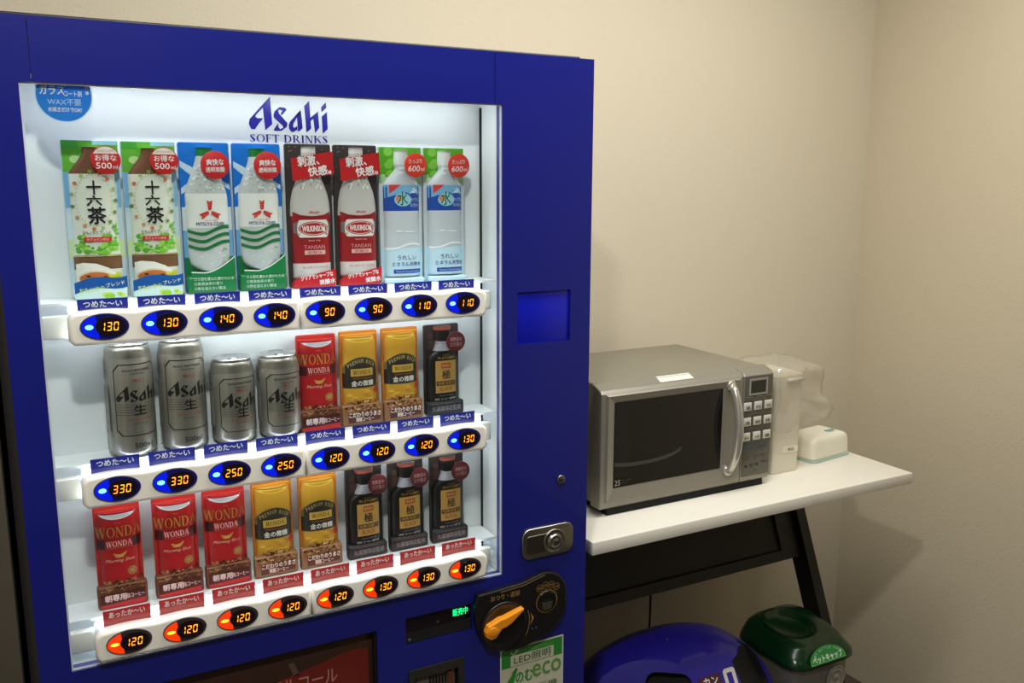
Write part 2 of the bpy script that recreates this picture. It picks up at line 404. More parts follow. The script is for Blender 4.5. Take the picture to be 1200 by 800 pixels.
# showcase interior
YB = .0855
b = MB()
b.box(W0 - .02, W1 + .02, YB, .090, WZ0 - .02, WZ1 + .02, M_white)
obj('showcase_back', b, VM)
b = MB()
b.box(W0 - .012, W0, .022, YB, WZ0, WZ1 + .012, M_white); b.box(W1, W1 + .012, .022, YB - .001, WZ0, WZ1 + .012, M_white)
b.box(W0, W1, .022, YB, WZ1 + .006, WZ1 + .012, M_white)
b.box(W0, W1, .022, YB, WZ0 - .012, WZ0 - .001, M_white)
obj('showcase_lining', b, VM)
b = MB(); b.box(W1 - .0010, W1 - .0001, YB - .008, YB, WZ0, WZ1, M_blacksoft); obj('corner_seal', b, VM)
b = MB()
g = .004
g = .0022; b.plate(W0, W1, WZ0, WZ1, .0030, .006, [(W0 + g, W1 - g, WZ0 + g, WZ1 - g)], mat('window_gasket', (205, 208, 212), .4)); obj('window_gasket', b, VM)
b = MB(); b.box(W0 + .0005, W1 - .0005, .0065, .009, WZ0 + .0005, WZ1 - .0005, M_glass); obj('window_glass', b, VM)
b = MB(); b.box(.03, .67, .0235, .0335, WZ1 + .0015, WZ1 + .0055, M_led2); obj('top_lamp', b, VM)
for x in (.014, .0205):
    pass
# price rails, buttons, labels, shelves
BZ = (1.417, 1.184, .950); BX = [.0778 + .0774 * i for i in range(8)]
PR = [['130', '130', '140', '140', '90', '90', '110', '110'], ['330', '330', '250', '250', '120', '120', '120', '130'], ['120'] * 5 + ['130'] * 3]
M_lensb = mat('lens_blue', (10, 20, 160), .15, emit=(0, 22, 215), estr=.85)
M_lensbd = mat('lens_blue_dim', (16, 18, 90), .15, emit=(4, 10, 110), estr=.25)
M_ledb = mat('led_blue_core', (120, 200, 255), .3, emit=(90, 190, 255), estr=3.0)
M_lenso = mat('lens_orange', (210, 60, 10), .15, emit=(235, 52, 8), estr=.8)
M_lensod = mat('lens_dark', (60, 48, 46), .15)
M_ledo = mat('led_orange_core', (255, 200, 60), .3, emit=(255, 185, 40), estr=2.4)
M_bezel = mat('bezel_grey', (70, 70, 78), .25, .3)
M_disp = mat('display_black', (26, 16, 24), .12)
M_lblb = film('strip_blue', (30, 38, 160), .12); M_lblr = film('strip_red', (212, 40, 46), .12); M_filmw = film('strip_white', (250, 250, 250)); M_wh = ink(240, 240, 240)
M_shelf = mat('milky_acrylic', (240, 244, 248), .25)
for r, bz in enumerate(BZ):
    # rail: two lengths with softly scalloped tops
    for k, (xa, xb) in enumerate(((.0325, .3489), (.3497, .6645))):
        top = []; n = 40
        for i in range(n + 1):
            x = xb - (xb - xa) * i / n
            top.append((x, bz + .0192 + .0030 * abs(cos(PI * (x - BX[0]) / .0774)) ** .6))
        bot = [(xa + (xb - xa) * i / 8, bz - .0255) for i in range(9)]
        if k == 0: bot[0] = (xa + .006, bz - .0255); bot.insert(0, (xa, bz - .018)); top[-1] = (xa, bz + .012); top[-2] = (xa + .007, bz + .0195)
        else: bot[-1] = (xb - .006, bz - .0255); bot.append((xb, bz - .018)); top[0] = (xb, bz + .012); top[1] = (xb - .007, bz + .0195)
        b = MB(); b.prism(bot + top, -.013, .0064, M_cream, bev=.0055, seg=4, smooth=True)
        o = obj('button_rail', b, VM)
        for p in o.data.polygons:
            if len(p.vertices) > 8: p.use_smooth = False
    b = MB()
    b.box(W0 + .001, .05, .020, .034, bz - .019, bz + .013, M_cream, .002); b.box(.65, W1 - .012, .020, .034, bz - .019, bz + .013, M_cream, .002)
    b.box(.03, .67, .026, .032, bz - .019, bz + .008, M_cream)
    obj('rail_bracket', b, VM)
    b = MB(); b.box(W0 + .002, W1 - .002, .0226, YB - .0005, bz + .0270, bz + .0306, M_shelf); obj('display_shelf', b, VM)
    b = MB(); b.box(.035, .665, .0175, .0218, bz + .0180, bz + .0262, M_led); obj('shelf_lamp', b, VM)
    if r < 2:
        b = MB(); b.box(.035, .665, .0105, .0165, bz - .0210, bz - .0185, M_led2); obj('hidden_fill_strip', b, VM)  # unseen strip added behind the rail to light the row below
    hot = r == 2
    b = MB(); b.box(.034, .666, .0161, .0167, bz - .004, bz + .0296, film('milky_strip_holder', (240, 244, 248), .5)); obj('strip_holder', b, VM)
    for i, bx in enumerate(BX):
        y = -.0134
        b = MB()
        b.prism(ell(bx, bz, .0312, .0185, 40), y - .0016, y + .0005, M_bezel, bev=.0008)
        B = obj('selection_button', b, VM)
        b = MB(); A = Art(b, 1, 1, y=y - .0016, x0=bx, z0=bz)
        lens, dim, core = (M_lenso, M_lensod, M_ledo) if hot else (M_lensb, M_lensbd, M_ledb)
        A.raw(ell(0, 0, .0298, .0172, 40), [tuple(range(40))], dim)
        q = ell(0, 0, .0296, .0170, 26, PI * .62, PI * 1.42)
        A.raw(q, [tuple(range(26))], lens)
        obj('lens', b, B)
        b = MB(); b.prism(ell(bx + .0072, bz, .0195, .0138, 36), y - .0032, y - .0018, M_disp, bev=.0006); obj('display_window', b, B)
        b = MB(); A = Art(b, 1, 1, y=y - .0018, x0=bx - .0195, z0=bz)
        A.raw(ell(0, 0, .0052 if not hot else .006, .0034 if not hot else .0026, 16), [tuple(range(16))], core)
        obj('lamp', b, B)
        b = MB(); A = Art(b, 1, 1, y=y - .0033, x0=bx + .0072, z0=bz)
        t = PR[r][i]; dw = .0066; dh = .0118; pitch = .0086
        X = -pitch * len(t) / 2 - .0005
        for ch in t:
            for sg in DIG[ch]:
                pts = [(X + px * dw + (py - .5) * dh * .12, (py - .5) * dh) for px, py in SEG[sg]]
                A.raw(pts, [tuple(range(len(pts)))], M_digit, False)
            X += pitch
        obj('price_digits', b, B)
        # temperature strip leaning on the shelf front
        lx = BX[i] + .0014; ts = bz + (.0352, .0385, .0400)[r]
        b = MB(); b.box(lx - .0325, lx + .0325, .0150, .0160, ts - .0265, ts, M_lblr if hot else M_lblb)
        A = Art(b, .065, .0265, y=.0150, x0=lx, z0=ts - .0265)
        A.text('あったか〜い' if hot else 'つめた〜い', .5, .27, .76, .34, M_wh, bold=.03)
        obj('temperature_label', b, VM)
# word mark on the showcase back
b = MB(); A = Art(b, .1, .1, y=YB, x0=0, z0=0, base=.0006)
M_navy = ink(36, 30, 150)
cx, cz = .3680, 1.7112
for dummy in (1,):
    A2 = Art(b, .1235, .054, y=YB, x0=cx, z0=cz - .0225, base=.0006)
    A2.text('', .5, .5, 1, 1, M_navy, kind='mark')
    A2.text('SOFT DRINKS', .5, 1.17, 1.0, .22, M_navy, kind='serif')
obj('brand_lettering', b, VM)
# round blue sticker behind the glass, its top under the frame
b = MB()
sx, sz, sr = .0517, 1.7245, .0345
pts = [(sx + sr * cos(a), min(sz + sr * sin(a), WZ1 - .0006)) for a in [2 * PI * k / 60 for k in range(60)]]
b.prism(pts, .0094, .0097, film('sticker_blue', (50, 150, 235), .35))
A = Art(b, .069, .069, y=.0064, x0=sx, z0=sz - sr, base=.00002, step=.00001)
def ring_poly(A, cx, cz, r0, r1, m, a0, a1, n=40):
    vs = []; 
    for k in range(n + 1):
        a = a0 + (a1 - a0) * k / n; vs += [(cx + r0 * cos(a), cz + r0 * sin(a)), (cx + r1 * cos(a), cz + r1 * sin(a))]
    A.raw(vs, [(2 * k, 2 * k + 1, 2 * k + 3, 2 * k + 2) for k in range(n)], m)
A.y = .0093; A.base = .0001
ring_poly(A, 0, .0345, .0345, .0330, ink(190, 225, 245), PI * .87, PI * 2.13)
A.text('ガラス', .30, .40, .42, .17, M_wh, bold=.03); A.text('コート剤', .66, .46, .30, .11, M_wh, bold=.02)
A.text('WAX不要', .50, .62, .58, .12, ink(170, 210, 250), bold=.02); A.text('水拭きだけでOK!', .50, .76, .58, .09, M_wh, bold=.02)
A.poly([(.52, .10), (.72, .10), (.58, .18), (.52, .36), (.545, .17)], M_wh); A.poly([(.76, .10), (.87, .10), (.80, .14), (.76, .24)], M_wh)
A.text('洗', .90, .34, .07, .07, M_wh, bold=.02); A.text('浄', .905, .44, .07, .07, M_wh, bold=.02)
obj('round_sticker', b, VM, label='round blue sticker')
# small clips on the left gasket
# key lock, T handle lock
b = MB(); b.cyl((.8205, -.004, 1.0765), .0085, .006, M_chrome, bev=.0015); b.box(.8155, .8255, -.0046, -.0038, 1.0755, 1.0775, M_blacksoft); obj('key_lock', b, VM)
b = MB(); b.prism(rrect(.7385, .8470, .9345, .9930, .016), -.006, .0005, M_chrome, bev=.003, seg=3, smooth=True)
b.prism(rrect(.7465, .8000, .9440, .9800, .006), -.0075, -.0055, mat('brushed_dark_steel', (110, 108, 102), .3, 1), bev=.002)
H = obj('handle_plate', b, VM)
b = MB(); mt = Matrix.Translation((.8045, -.006, .9625)) @ Matrix.Rotation(PI / 2, 4, 'X')
b.lathe([(.0235, 0), (.0235, .003), (.020, .004), (.0195, .002), (.014, .002), (.0135, .0065), (.0105, .008), (.010, .006), (.0055, .006), (.005, .0075), (.001, .0075)], M_chrome, 36, mt)
b.box(.8005, .8085, -.0142, -.0128, .9613, .9637, M_blacksoft)
obj('lock_cylinder', b, H)
# coin unit
co = [(.646, .8915), (.690, .8935), (.7368, .8961), (.752, .8995), (.765, .9035), (.782, .9065), (.800, .9035), (.815, .8945), (.826, .880), (.831, .864), (.831, .842), (.829, .822), (.815, .800), (.790, .780), (.765, .769), (.738, .762), (.706, .762), (.680, .771), (.660, .788), (.648, .812), (.641, .840), (.640, .875)]
co = [(x, z + max(0, .83 - z) * .09) for x, z in co]
b = MB(); b.prism(co, -.012, .0003, M_black, bev=.0035, seg=3); CU = obj('coin_unit', b, VM)
b = MB(); A = Art(b, 1, 1, y=-.012, x0=0, z0=0)
vs = []; pts = co[0:6]
for p in pts: vs += [(p[0], p[1] - .0055), (p[0], p[1] - .0042)]
A.raw(vs[2:], [(2 * k, 2 * k + 1, 2 * k + 3, 2 * k + 2) for k in range(len(pts) - 2)], M_gold)
A.w = A.h = 1
def wt(A, s, cx, cz, w, h, m, **k): A.text(s, cx + .5, 1 - cz, w, h, m, **k)
wt(A, 'おつり・返却', .700, .8795, .058, .0105, M_gold, bold=.01)
ring_poly(A, .7865, .8500, .0225, .0212, M_gold, 0, 2 * PI)
for k, t in enumerate(('500', '100', '50', '10')):
    a = PI * (.66 - .125 * k); x = .7865 + .0320 * cos(a); z = .8500 + .0320 * sin(a)
    ring_poly(A, x, z, .0068, .0061, M_gold, 0, 2 * PI, 20); wt(A, t, x, z, .0085, .0042, M_gold, bold=.02)
A.raw([(.752, .835), (.759, .824), (.751, .811), (.7545, .823)], [(0, 1, 2, 3)], M_gold)
ring_poly(A, .6940, .8220, .0560, .0550, M_gold, -.55, .35, 14)
for x in (.7555, .7635): A.raw(ell(x, .8035, .0014, .0014, 10), [tuple(range(10))], ink(90, 120, 190))
A.raw(ell(.826, .847, .0018, .0018, 10), [tuple(range(10))], ink(70, 66, 60))
obj('coin_unit_print', b, CU)
b = MB(); mt = Matrix.Translation((.7865, -.012, .8500)) @ Matrix.Rotation(PI / 2, 4, 'X')
b.lathe([(.0205, 0), (.0205, .0015), (.017, .003), (.0155, .0015), (.001, .0012)], mat('dark_steel', (60, 58, 54), .25, .9), 32, mt)
b.box(.7765, .7965, -.0138, -.0125, .8515, .8535, M_blacksoft)
b.prism([(.777, .8325), (.795, .8325), (.798, .8485), (.775, .8485)], -.0145, -.013, mat('coin_flap', (88, 86, 80), .3, .6))
obj('coin_slot', b, CU)
b = MB(); mt = Matrix.Translation((.6960, -.0115, .8230)) @ Matrix.Rotation(PI / 2, 4, 'X')
b.lathe([(.046, 0), (.046, .003), (.0435, .0045), (.040, .002), (.030, .0012), (.001, .0012)], M_black, 40, mt)
obj('lever_dial', b, CU)
b = MB(); b.prism([(.6690, .8275), (.6640, .8165), (.6655, .8070), (.6740, .8005), (.6840, .8020), (.6905, .8100), (.6960, .8165), (.7060, .8185), (.7170, .8240), (.7400, .8420), (.7410, .8460), (.7370, .8475), (.7120, .8400), (.7010, .8370), (.6920, .8365), (.6830, .8325)], -.026, -.013, M_orange, bev=.003, seg=3, smooth=False)
b.cyl((.6775, -.0275, .8160), .0095, .012, M_orange, bev=.0015)
bmesh.ops.translate(b.bm, verts=b.bm.verts[:], vec=(-.009, 0, .007))
obj('return_lever', b, CU, label='orange coin return lever')
# LED message display
b = MB(); b.box(LED[0], LED[1], .006, .03, LED[2], LED[3], M_disp, .0005)
b.box(LED[0] + .001, LED[1] - .001, .0042, .0062, LED[2] + .0005, LED[2] + .022, mat('smoked_strip', (34, 34, 36), .2))
b.cyl((.5205, .0025, .8315), .0028, .002, M_chrome); b.cyl((.575, .0045, .852), .0022, .0015, mat('dim_lamp', (60, 78, 74), .3))
D = obj('message_display', b, VM)
b = MB(); A = Art(b, 1, 1, y=.0058, x0=0, z0=0); wt(A, '販売中', .6185, .8610, .029, .0135, M_green, bold=.01); obj('green_message', b, D, label='green lit characters')
# note reader
b = MB(); b.plate(NOTE[0] + .0005, NOTE[1] - .0005, NOTE[2], NOTE[3] - .0005, -.003, .03, [(.5275, .6105, .63, .760)], mat('reader_frame', (42, 40, 36), .4), bev=.001)
b.box(.5275, .6105, .02, .03, .63, .760, M_black)
N = obj('note_reader', b, VM)
b = MB(); b.box(.531, .607, .004, .02, .64, .757, mat('reader_tray', (92, 84, 72), .4), .002)
for i in range(6): b.box(.556 + i * .006, .559 + i * .006, .002, .005, .735, .752, M_black)
b.box(.592, .600, .0, .006, .64, .755, mat('reader_copper', (120, 66, 38), .4, .4))
obj('note_slot', b, N)
# outlet with smoked flap and a red notice behind it
b = MB(); b.box(DISP[0], DISP[1], .012, .02, DISP[2], DISP[3], mat('smoked_flap', (58, 38, 30), .25), .0005); O_ = obj('outlet_flap', b, VM)
b = MB(); b.plate(DISP[0] + .0004, DISP[1] - .0004, DISP[2] + .0004, DISP[3] - .0004, .002, .012, [(DISP[0] + .004, DISP[1] - .005, DISP[2] + .004, DISP[3] - .002)], M_black)
obj('outlet_rim', b, O_)
b = MB(); b.prism([(.262, .61), (.448, .61), (.448, .832), (.42, .836), (.30, .812), (.262, .80)], .0105, .0118, mat('red_notice', (112, 34, 28), .3))
A = Art(b, 1, 1, y=.0105); wt(A, 'アルコール', .337, .799, .112, .024, ink(176, 128, 118), bold=.01)
b.prism([(.312, .838), (.322, .838), (.330, .815), (.320, .815)], .0105, .0118, ink(92, 72, 62))  # pale bar painted on, standing for a reflection on the flap
obj('outlet_notice', b, O_, label='dark red notice')
# green and white eco sticker
b = MB(); ex0, ex1, ez0, ez1 = .6955, .8310, .600, .7668
b.prism(rrect(ex0, ex1, ez0, ez1, .002, 3), -.0006, .0001, ink(205, 212, 200))
A = Art(b, ex1 - ex0, ez1 - ez0, y=-.0006, x0=(ex0 + ex1) / 2, z0=ez0, base=.0001, step=.00003)
G1 = ink(44, 138, 52); G2 = ink(58, 96, 48); WS = ink(200, 200, 178)
A.rect(.02, .98, .015, .985, G1); A.rect(.02, .98, .225, .985, WS); A.rect(.16, .84, .095, .225, WS)
A.text('省エネで環境にやさしい', .54, .060, .55, .040, ink(150, 200, 110), bold=.01)
A.poly([(.20, .095), (.15, .060), (.17, .045), (.205, .075), (.25, .035), (.28, .040), (.25, .080)], ink(190, 220, 170))
A.text('LED照明', .50, .158, .58, .095, G2, bold=.012)
A.rect(.02, .98, .223, .228, G2)
A.poly([(.04, .47), (.20, .30), (.16, .31), (.24, .25), (.27, .26), (.20, .44), (.24, .50), (.04, .50)], G1)
A.text('のむ', .37, .37, .26, .14, G1, bold=.035); A.text('eco', .73, .345, .46, .155, ink(96, 150, 76), bold=.03)
A.text('飲料自販機', .5, .55, .8, .08, G2)
obj('eco_sticker', b, VM, label='green and white sticker')

# ------------------------------------------------------------------ drinks in the showcase
def interp(prof, v):
    if v <= prof[0][0]: return prof[0][1]
    for (a, ra), (c, rc) in zip(prof, prof[1:]):
        if v <= c: return ra + (rc - ra) * (v - a) / (c - a)
    return prof[-1][1]
CD = .006     # card thickness
class Display:
    """a moulded display piece: backing card, raised body, optional stepped base and badge"""
    def __init__(s, name, label, cat, group, w, h, card):
        s.root = thing(name, label, cat, (0, 0, 0), 0, group); s.w = w; s.h = h
        s.cb = MB(); s.cb.prism(rrect(-w / 2, w / 2, 0, h, .003, 3), 0, CD, card, bev=.001)
        s.card = Art(s.cb, w, h, y=0, base=.0001, step=.000015)
    def relief(s, prof, D, m, colors=()):
        """prof: (fraction from top, half width fraction) top to bottom; colors: (from, to, material)"""
        w, h = s.w, s.h
        P = sorted([((1 - f) * h, r * w) for f, r in prof])
        s.prof = P
        zc = sum(0 for _ in ())
        def depth(u, v):
            r = max(interp(P, v), 1e-4); q = min(abs(u) / r, 1)
            return .0004 + D * (1 - q ** 2.4) ** .5
        s.depth = depth
        s.bb = MB(); b = s.bb.bm
        z0, z1 = P[0][0], P[-1][0]; nz = 44; nu = 20
        zs = sorted(set([z0 + (z1 - z0) * i / nz for i in range(nz + 1)]))
        rows = []
        for z in zs:
            r = interp(P, z); rows.append([b.verts.new((r * sin(PI * (k / nu - .5)), -depth(r * sin(PI * (k / nu - .5)), z), z)) for k in range(nu + 1)])
        i0 = s.bb.mi(m)
        for ra, rb, za, zb in zip(rows, rows[1:], zs, zs[1:]):
            fm = i0; f_ = 1 - (za + zb) / 2 / h
            for a, c, mm in colors:
                if a <= f_ < c: fm = s.bb.mi(mm)
            for k in range(nu):
                f = b.faces.new([ra[k], ra[k + 1], rb[k + 1], rb[k]]); f.material_index = fm; f.smooth = True
        for row, fl in ((rows[0], 0), (rows[-1], 1)):   # close the ends down to the card
            base = [b.verts.new((v.co.x, 0, v.co.z)) for v in row]
            for k in range(nu):
                f = b.faces.new([row[k], base[k], base[k + 1], row[k + 1]]); f.material_index = i0
        s.body = Art(s.bb, w, h, depth=depth, du=.005, dv=.008, base=.0003, step=.000012)
        return s.body
    def base(s, f0, grow, front, m, side=None):
        """stepped base block from fraction f0 to the bottom, sticking out to FRONT"""
        z1 = (1 - f0) * s.h; w = s.w / 2 + grow
        s.sb = MB(); s.sb.box(-w, w, -front, 0, 0, z1, m, .0035, 3, smooth=True)
        s.basea = Art(s.sb, s.w, s.h, y=-front, base=.0001, step=.000012)
        return s.basea
    def badge(s, fx, fy, r, m, front):
        s.gb = MB(); cx = (fx - .5) * s.w; cz = (1 - fy) * s.h; s.gc = (cx, cz)
        s.gb.cyl((cx, -front, cz), r, .0012, m, 'y', 36, bev=.0003)
        a = Art(s.gb, 2 * r, 2 * r, y=-front, x0=cx, z0=cz - r, base=.0001, step=.00004)
        return a
    def done(s, body='bottle_shape', base='base', badge='badge'):
        obj('backing_card', s.cb, s.root, local=True)
        if hasattr(s, 'bb'): obj(body, s.bb, s.root, local=True)
        if hasattr(s, 'sb'): obj(base, s.sb, s.root, local=True)
        if hasattr(s, 'gb'): obj(badge, s.gb, s.root, local=True)
        return s.root
rnd = random.Random(3)
def blotches(A, n, x0, x1, y0, y1, r, mats):
    for k in range(n):
        rr = r * rnd.uniform(.5, 1.3); A.disc(rnd.uniform(x0, x1), rnd.uniform(y0, y1), rr, rnd.choice(mats), ry=rr * A.w / A.h * rnd.uniform(.6, 1), n=9)
def wave(x0, x1, y, amp, th, ph=0, n=16, tilt=0):
    top = []; bot = []
    for k in range(n + 1):
        t = k / n; yy = y + amp * sin(2 * PI * t + ph) + tilt * t; top.append((x0 + (x1 - x0) * t, yy - th / 2)); bot.append((x0 + (x1 - x0) * t, yy + th / 2))
    return top, bot
RED = ink(210, 38, 36); WH = M_wh; KB = ink(22, 22, 24)

def make_tea():
    d = Display('tea_bottle_display', '', 'bottle display', 'tea bottle displays in the top row', .0735, .2225, ink(196, 218, 232))
    c = d.card
    c.rect(0.01, .99, .005, .20, ink(96, 178, 52)); blotches(c, 16, .12, .88, .035, .17, .10, [ink(150, 205, 90), ink(60, 150, 40), ink(186, 220, 150)])
    c.rect(.01, .30, .005, .05, ink(70, 165, 60)); c.rect(.55, .98, .005, .03, ink(150, 205, 220))
    c.rect(.01, .12, .20, .42, ink(120, 176, 222)); c.rect(.93, .99, .20, .42, ink(130, 184, 224)); c.rect(.01, .10, .45, .62, ink(205, 228, 240))
    c.rect(.01, .99, .62, .74, ink(200, 226, 170))
    a = d.relief([(.045, .13), (.09, .15), (.15, .28), (.205, .40), (.22, .405), (.70, .405), (.72, .43), (.80, .43), (.86, .42), (.955, .40)], .013, ink(226, 230, 216),
                 [(0, .212, ink(112, 72, 48)), (.725, .82, ink(120, 84, 54))])
    LG = [ink(120, 196, 60), ink(160, 215, 100), ink(88, 170, 50)]
    blotches(a, 26, .15, .38, .60, .70, .05, LG); blotches(a, 26, .62, .86, .60, .70, .05, LG); blotches(a, 20, .30, .72, .665, .71, .05, LG); blotches(a, 10, .80, .88, .52, .6, .03, LG)
    for k in range(40):
        t = 2 * PI * k / 40
        a.disc(.5 + .32 * cos(t), .375 + .160 * sin(t), .011, ink(178, 168, 96), n=6)
    for k in range(15):
        t = 2 * PI * k / 15; a.disc(.5 + .385 * cos(t), .375 + .180 * sin(t), .038, rnd.choice([ink(200, 150, 100), ink(122, 150, 78), ink(170, 190, 120), ink(205, 110, 70)]), n=8, ry=.012)
    a.text('十', .51, .295, .25, .085, KB, bold=.03); a.text('六', .50, .375, .27, .062, KB, bold=.03); a.text('茶', .53, .470, .32, .105, KB, bold=.03)
    a.text('おもいやりブレンド', .51, .577, .50, .024, ink(60, 60, 50), bold=.01)
    a.rect(.27, .76, .605, .633, ink(200, 50, 45)); a.text('カフェインゼロ', .51, .619, .38, .017, WH)
    a.rect(.09, .91, .718, .725, ink(176, 160, 90))
    f = c; e = d.body
    e.poly([(.10, .775), (.22, .765), (.45, .772), (.66, .80), (.78, .83), (.90, .86), (.90, .95), (.10, .95)], ink(238, 236, 226))
    e.poly(ell(.43, .865, .31, .050, 24), ink(232, 214, 184)); e.poly(ell(.43, .868, .285, .042, 24), ink(202, 112, 50)); e.poly(ell(.46, .875, .16, .02, 16), ink(232, 190, 140))
    e.poly(ell(.30, .852, .04, .007, 8), ink(70, 40, 20)); e.poly(ell(.60, .858, .03, .006, 8), ink(70, 40, 20))
    e.poly([(.15, .87), (.72, .885), (.66, .925), (.2, .925)], ink(214, 128, 66))
    blotches(e, 12, .70, .88, .84, .90, .05, [ink(220, 220, 60), ink(180, 214, 60)])
    s2 = d.base(.925, -.002, .0160, ink(206, 232, 226)); 
    t, bb = wave(.04, .98, .918, .012, .070, 2.4, 16, -.035)
    fr = Art(d.sb, d.w, d.h, y=-.0161, base=.0001, step=.000015); d.fr = fr
    fr.band(t, bb, ink(20, 84, 160)); blotches(fr, 9, .55, .95, .965, .985, .05, [ink(150, 205, 60), ink(206, 222, 70)])
    fr.text('おもいやり', .34, .935, .44, .030, ink(190, 224, 120), rot=.10, bold=.03); fr.text('ブレンド', .76, .905, .34, .026, ink(228, 236, 200), rot=.16, bold=.02)
    g = d.badge(.755, .125, .0192, RED, .0185)
    g.poly([(.07, .27), (.5, .27), (.93, .27)] + ell(.5, .5, .47, .47, 20, -.49, -PI + .49), ink(238, 232, 222))
    g.text('カフェインゼロ', .5, .17, .52, .07, RED, bold=.01); g.text('お得な', .5, .42, .72, .22, WH, bold=.02); g.text('500', .42, .70, .52, .22, WH, bold=.01); g.text('ml', .80, .74, .16, .14, WH)
    return d.done()
def make_cider():
    d = Display('cider_bottle_display', '', 'bottle display', 'cider bottle displays in the top row', .0725, .2225, ink(12, 112, 208))
    c = d.card
    CW = ink(196, 218, 238)
    c.poly([(.02, .12), (.30, .17), (.46, .22), (.2, .21), (.02, .16)], CW); c.poly([(.02, .30), (.18, .26), (.22, .30), (.02, .34)], CW); c.poly([(.8, .24), (.98, .28), (.98, .31), (.84, .28)], CW)
    c.rect(.01, .99, .425, .60, ink(206, 220, 226)); c.rect(.01, .99, .58, .80, ink(112, 170, 214)); c.rect(.01, .99, .76, .995, ink(22, 122, 66))
    GR = ink(196, 202, 202)
    a = d.relief([(.035, .16), (.085, .165), (.10, .17), (.13, .19), (.20, .27), (.27, .36), (.33, .41), (.36, .42), (.60, .42), (.75, .42), (.81, .37), (.845, .24), (.86, .10)], .013, GR,
                 [(0, .095, ink(24, 122, 48)), (.335, .565, ink(232, 233, 230))])
    for k in range(60):
        fv = rnd.uniform(.15, .325); r_ = interp([(.10, .17), (.13, .19), (.20, .27), (.27, .36), (.33, .41)], fv) * .85
        a.disc(.5 + rnd.uniform(-r_, r_), fv, rnd.uniform(.012, .028), rnd.choice([ink(228, 232, 232), ink(168, 176, 178), ink(240, 242, 242)]), n=6)
    for k in range(16): a.disc(rnd.uniform(.25, .8), rnd.uniform(.70, .80), .03, rnd.choice([ink(214, 222, 222), ink(182, 200, 198)]), n=6, ry=.005)
    for rot in (PI / 2, PI / 2 + 2 * PI / 3, PI / 2 - 2 * PI / 3):     # three-winged red emblem
        ca, sa = cos(rot), sin(rot)
        def q(l, s_): return (.53 + (l * ca - s_ * sa) * .20, .452 - (l * sa + s_ * ca) * .20 * d.w / d.h)
        a.poly([q(.12, 0), q(.2, .16), q(1.12, .28), q(.98, 0), q(1.12, -.28), q(.2, -.16)], ink(196, 44, 36))
        for t in (.35, .6, .85): a.poly([q(t, -.03), q(t + .06, .22), q(t + .11, .22), q(t + .05, -.03)], ink(228, 150, 130)); 
    a.text('MITSUYA CIDER', .53, .535, .56, .022, ink(30, 40, 110), bold=.03); a.text('SINCE 1884', .54, .512, .26, .010, ink(200, 60, 50))
    for y in (.585, .635, .685):
        n = 18; top = []; bot = []
        for k in range(n + 1):
            t = k / n; x = .09 + .82 * t; yy = y + .016 * sin(2 * PI * (t * .95) - .3) - .022 * max(0, t - .4) * 1.6
            top.append((x, yy - .010)); bot.append((x, yy + .011))
        a.band(top, bot, ink(18, 112, 54))
    blotches(a, 5, .74, .88, .70, .715, .02, [ink(110, 170, 120)])
    # green foot panel with a white curved lip
    fr = Art(d.cb, d.w, d.h, y=-.0142, base=.0001); d.base(.885, -.001, .0142, ink(22, 122, 66))
    lip = [(.10 + .88 * k / 14, .865 - .13 * max(0, (k / 14 - .35)) ** 1.6 * 1.4 - .02 * abs(k / 14 - .3)) for k in range(15)]
    c2 = Art(d.bb, d.w, d.h, depth=lambda u, v: .0136, base=.0002, step=.00006)
    c2.band([(x, y - .008) for x, y in lip], [(x, y + .004) for x, y in lip], ink(228, 240, 234)); c2.band(lip, [(x, .888) for x, y in lip], ink(22, 122, 66))
    fr = Art(d.sb, d.w, d.h, y=-.0144, base=.0001, step=.000012)
    for k, t in enumerate(('○５回を重ねた磨かれた水', '○果実由来の香り', '○熱を加えない製法')): fr.text(t, .14 + (.80, .56, .62)[k] / 2, .902 + .032 * k, (.80, .56, .62)[k], .022, ink(210, 232, 214), bold=.01)
    g = d.badge(.67, .148, .0205, ink(206, 40, 42), .0185)
    g.text('爽快な', .5, .40, .60, .22, WH, bold=.03, rot=.03); g.text('透明炭酸', .5, .66, .66, .18, WH, bold=.02, rot=.03)
    return d.done()
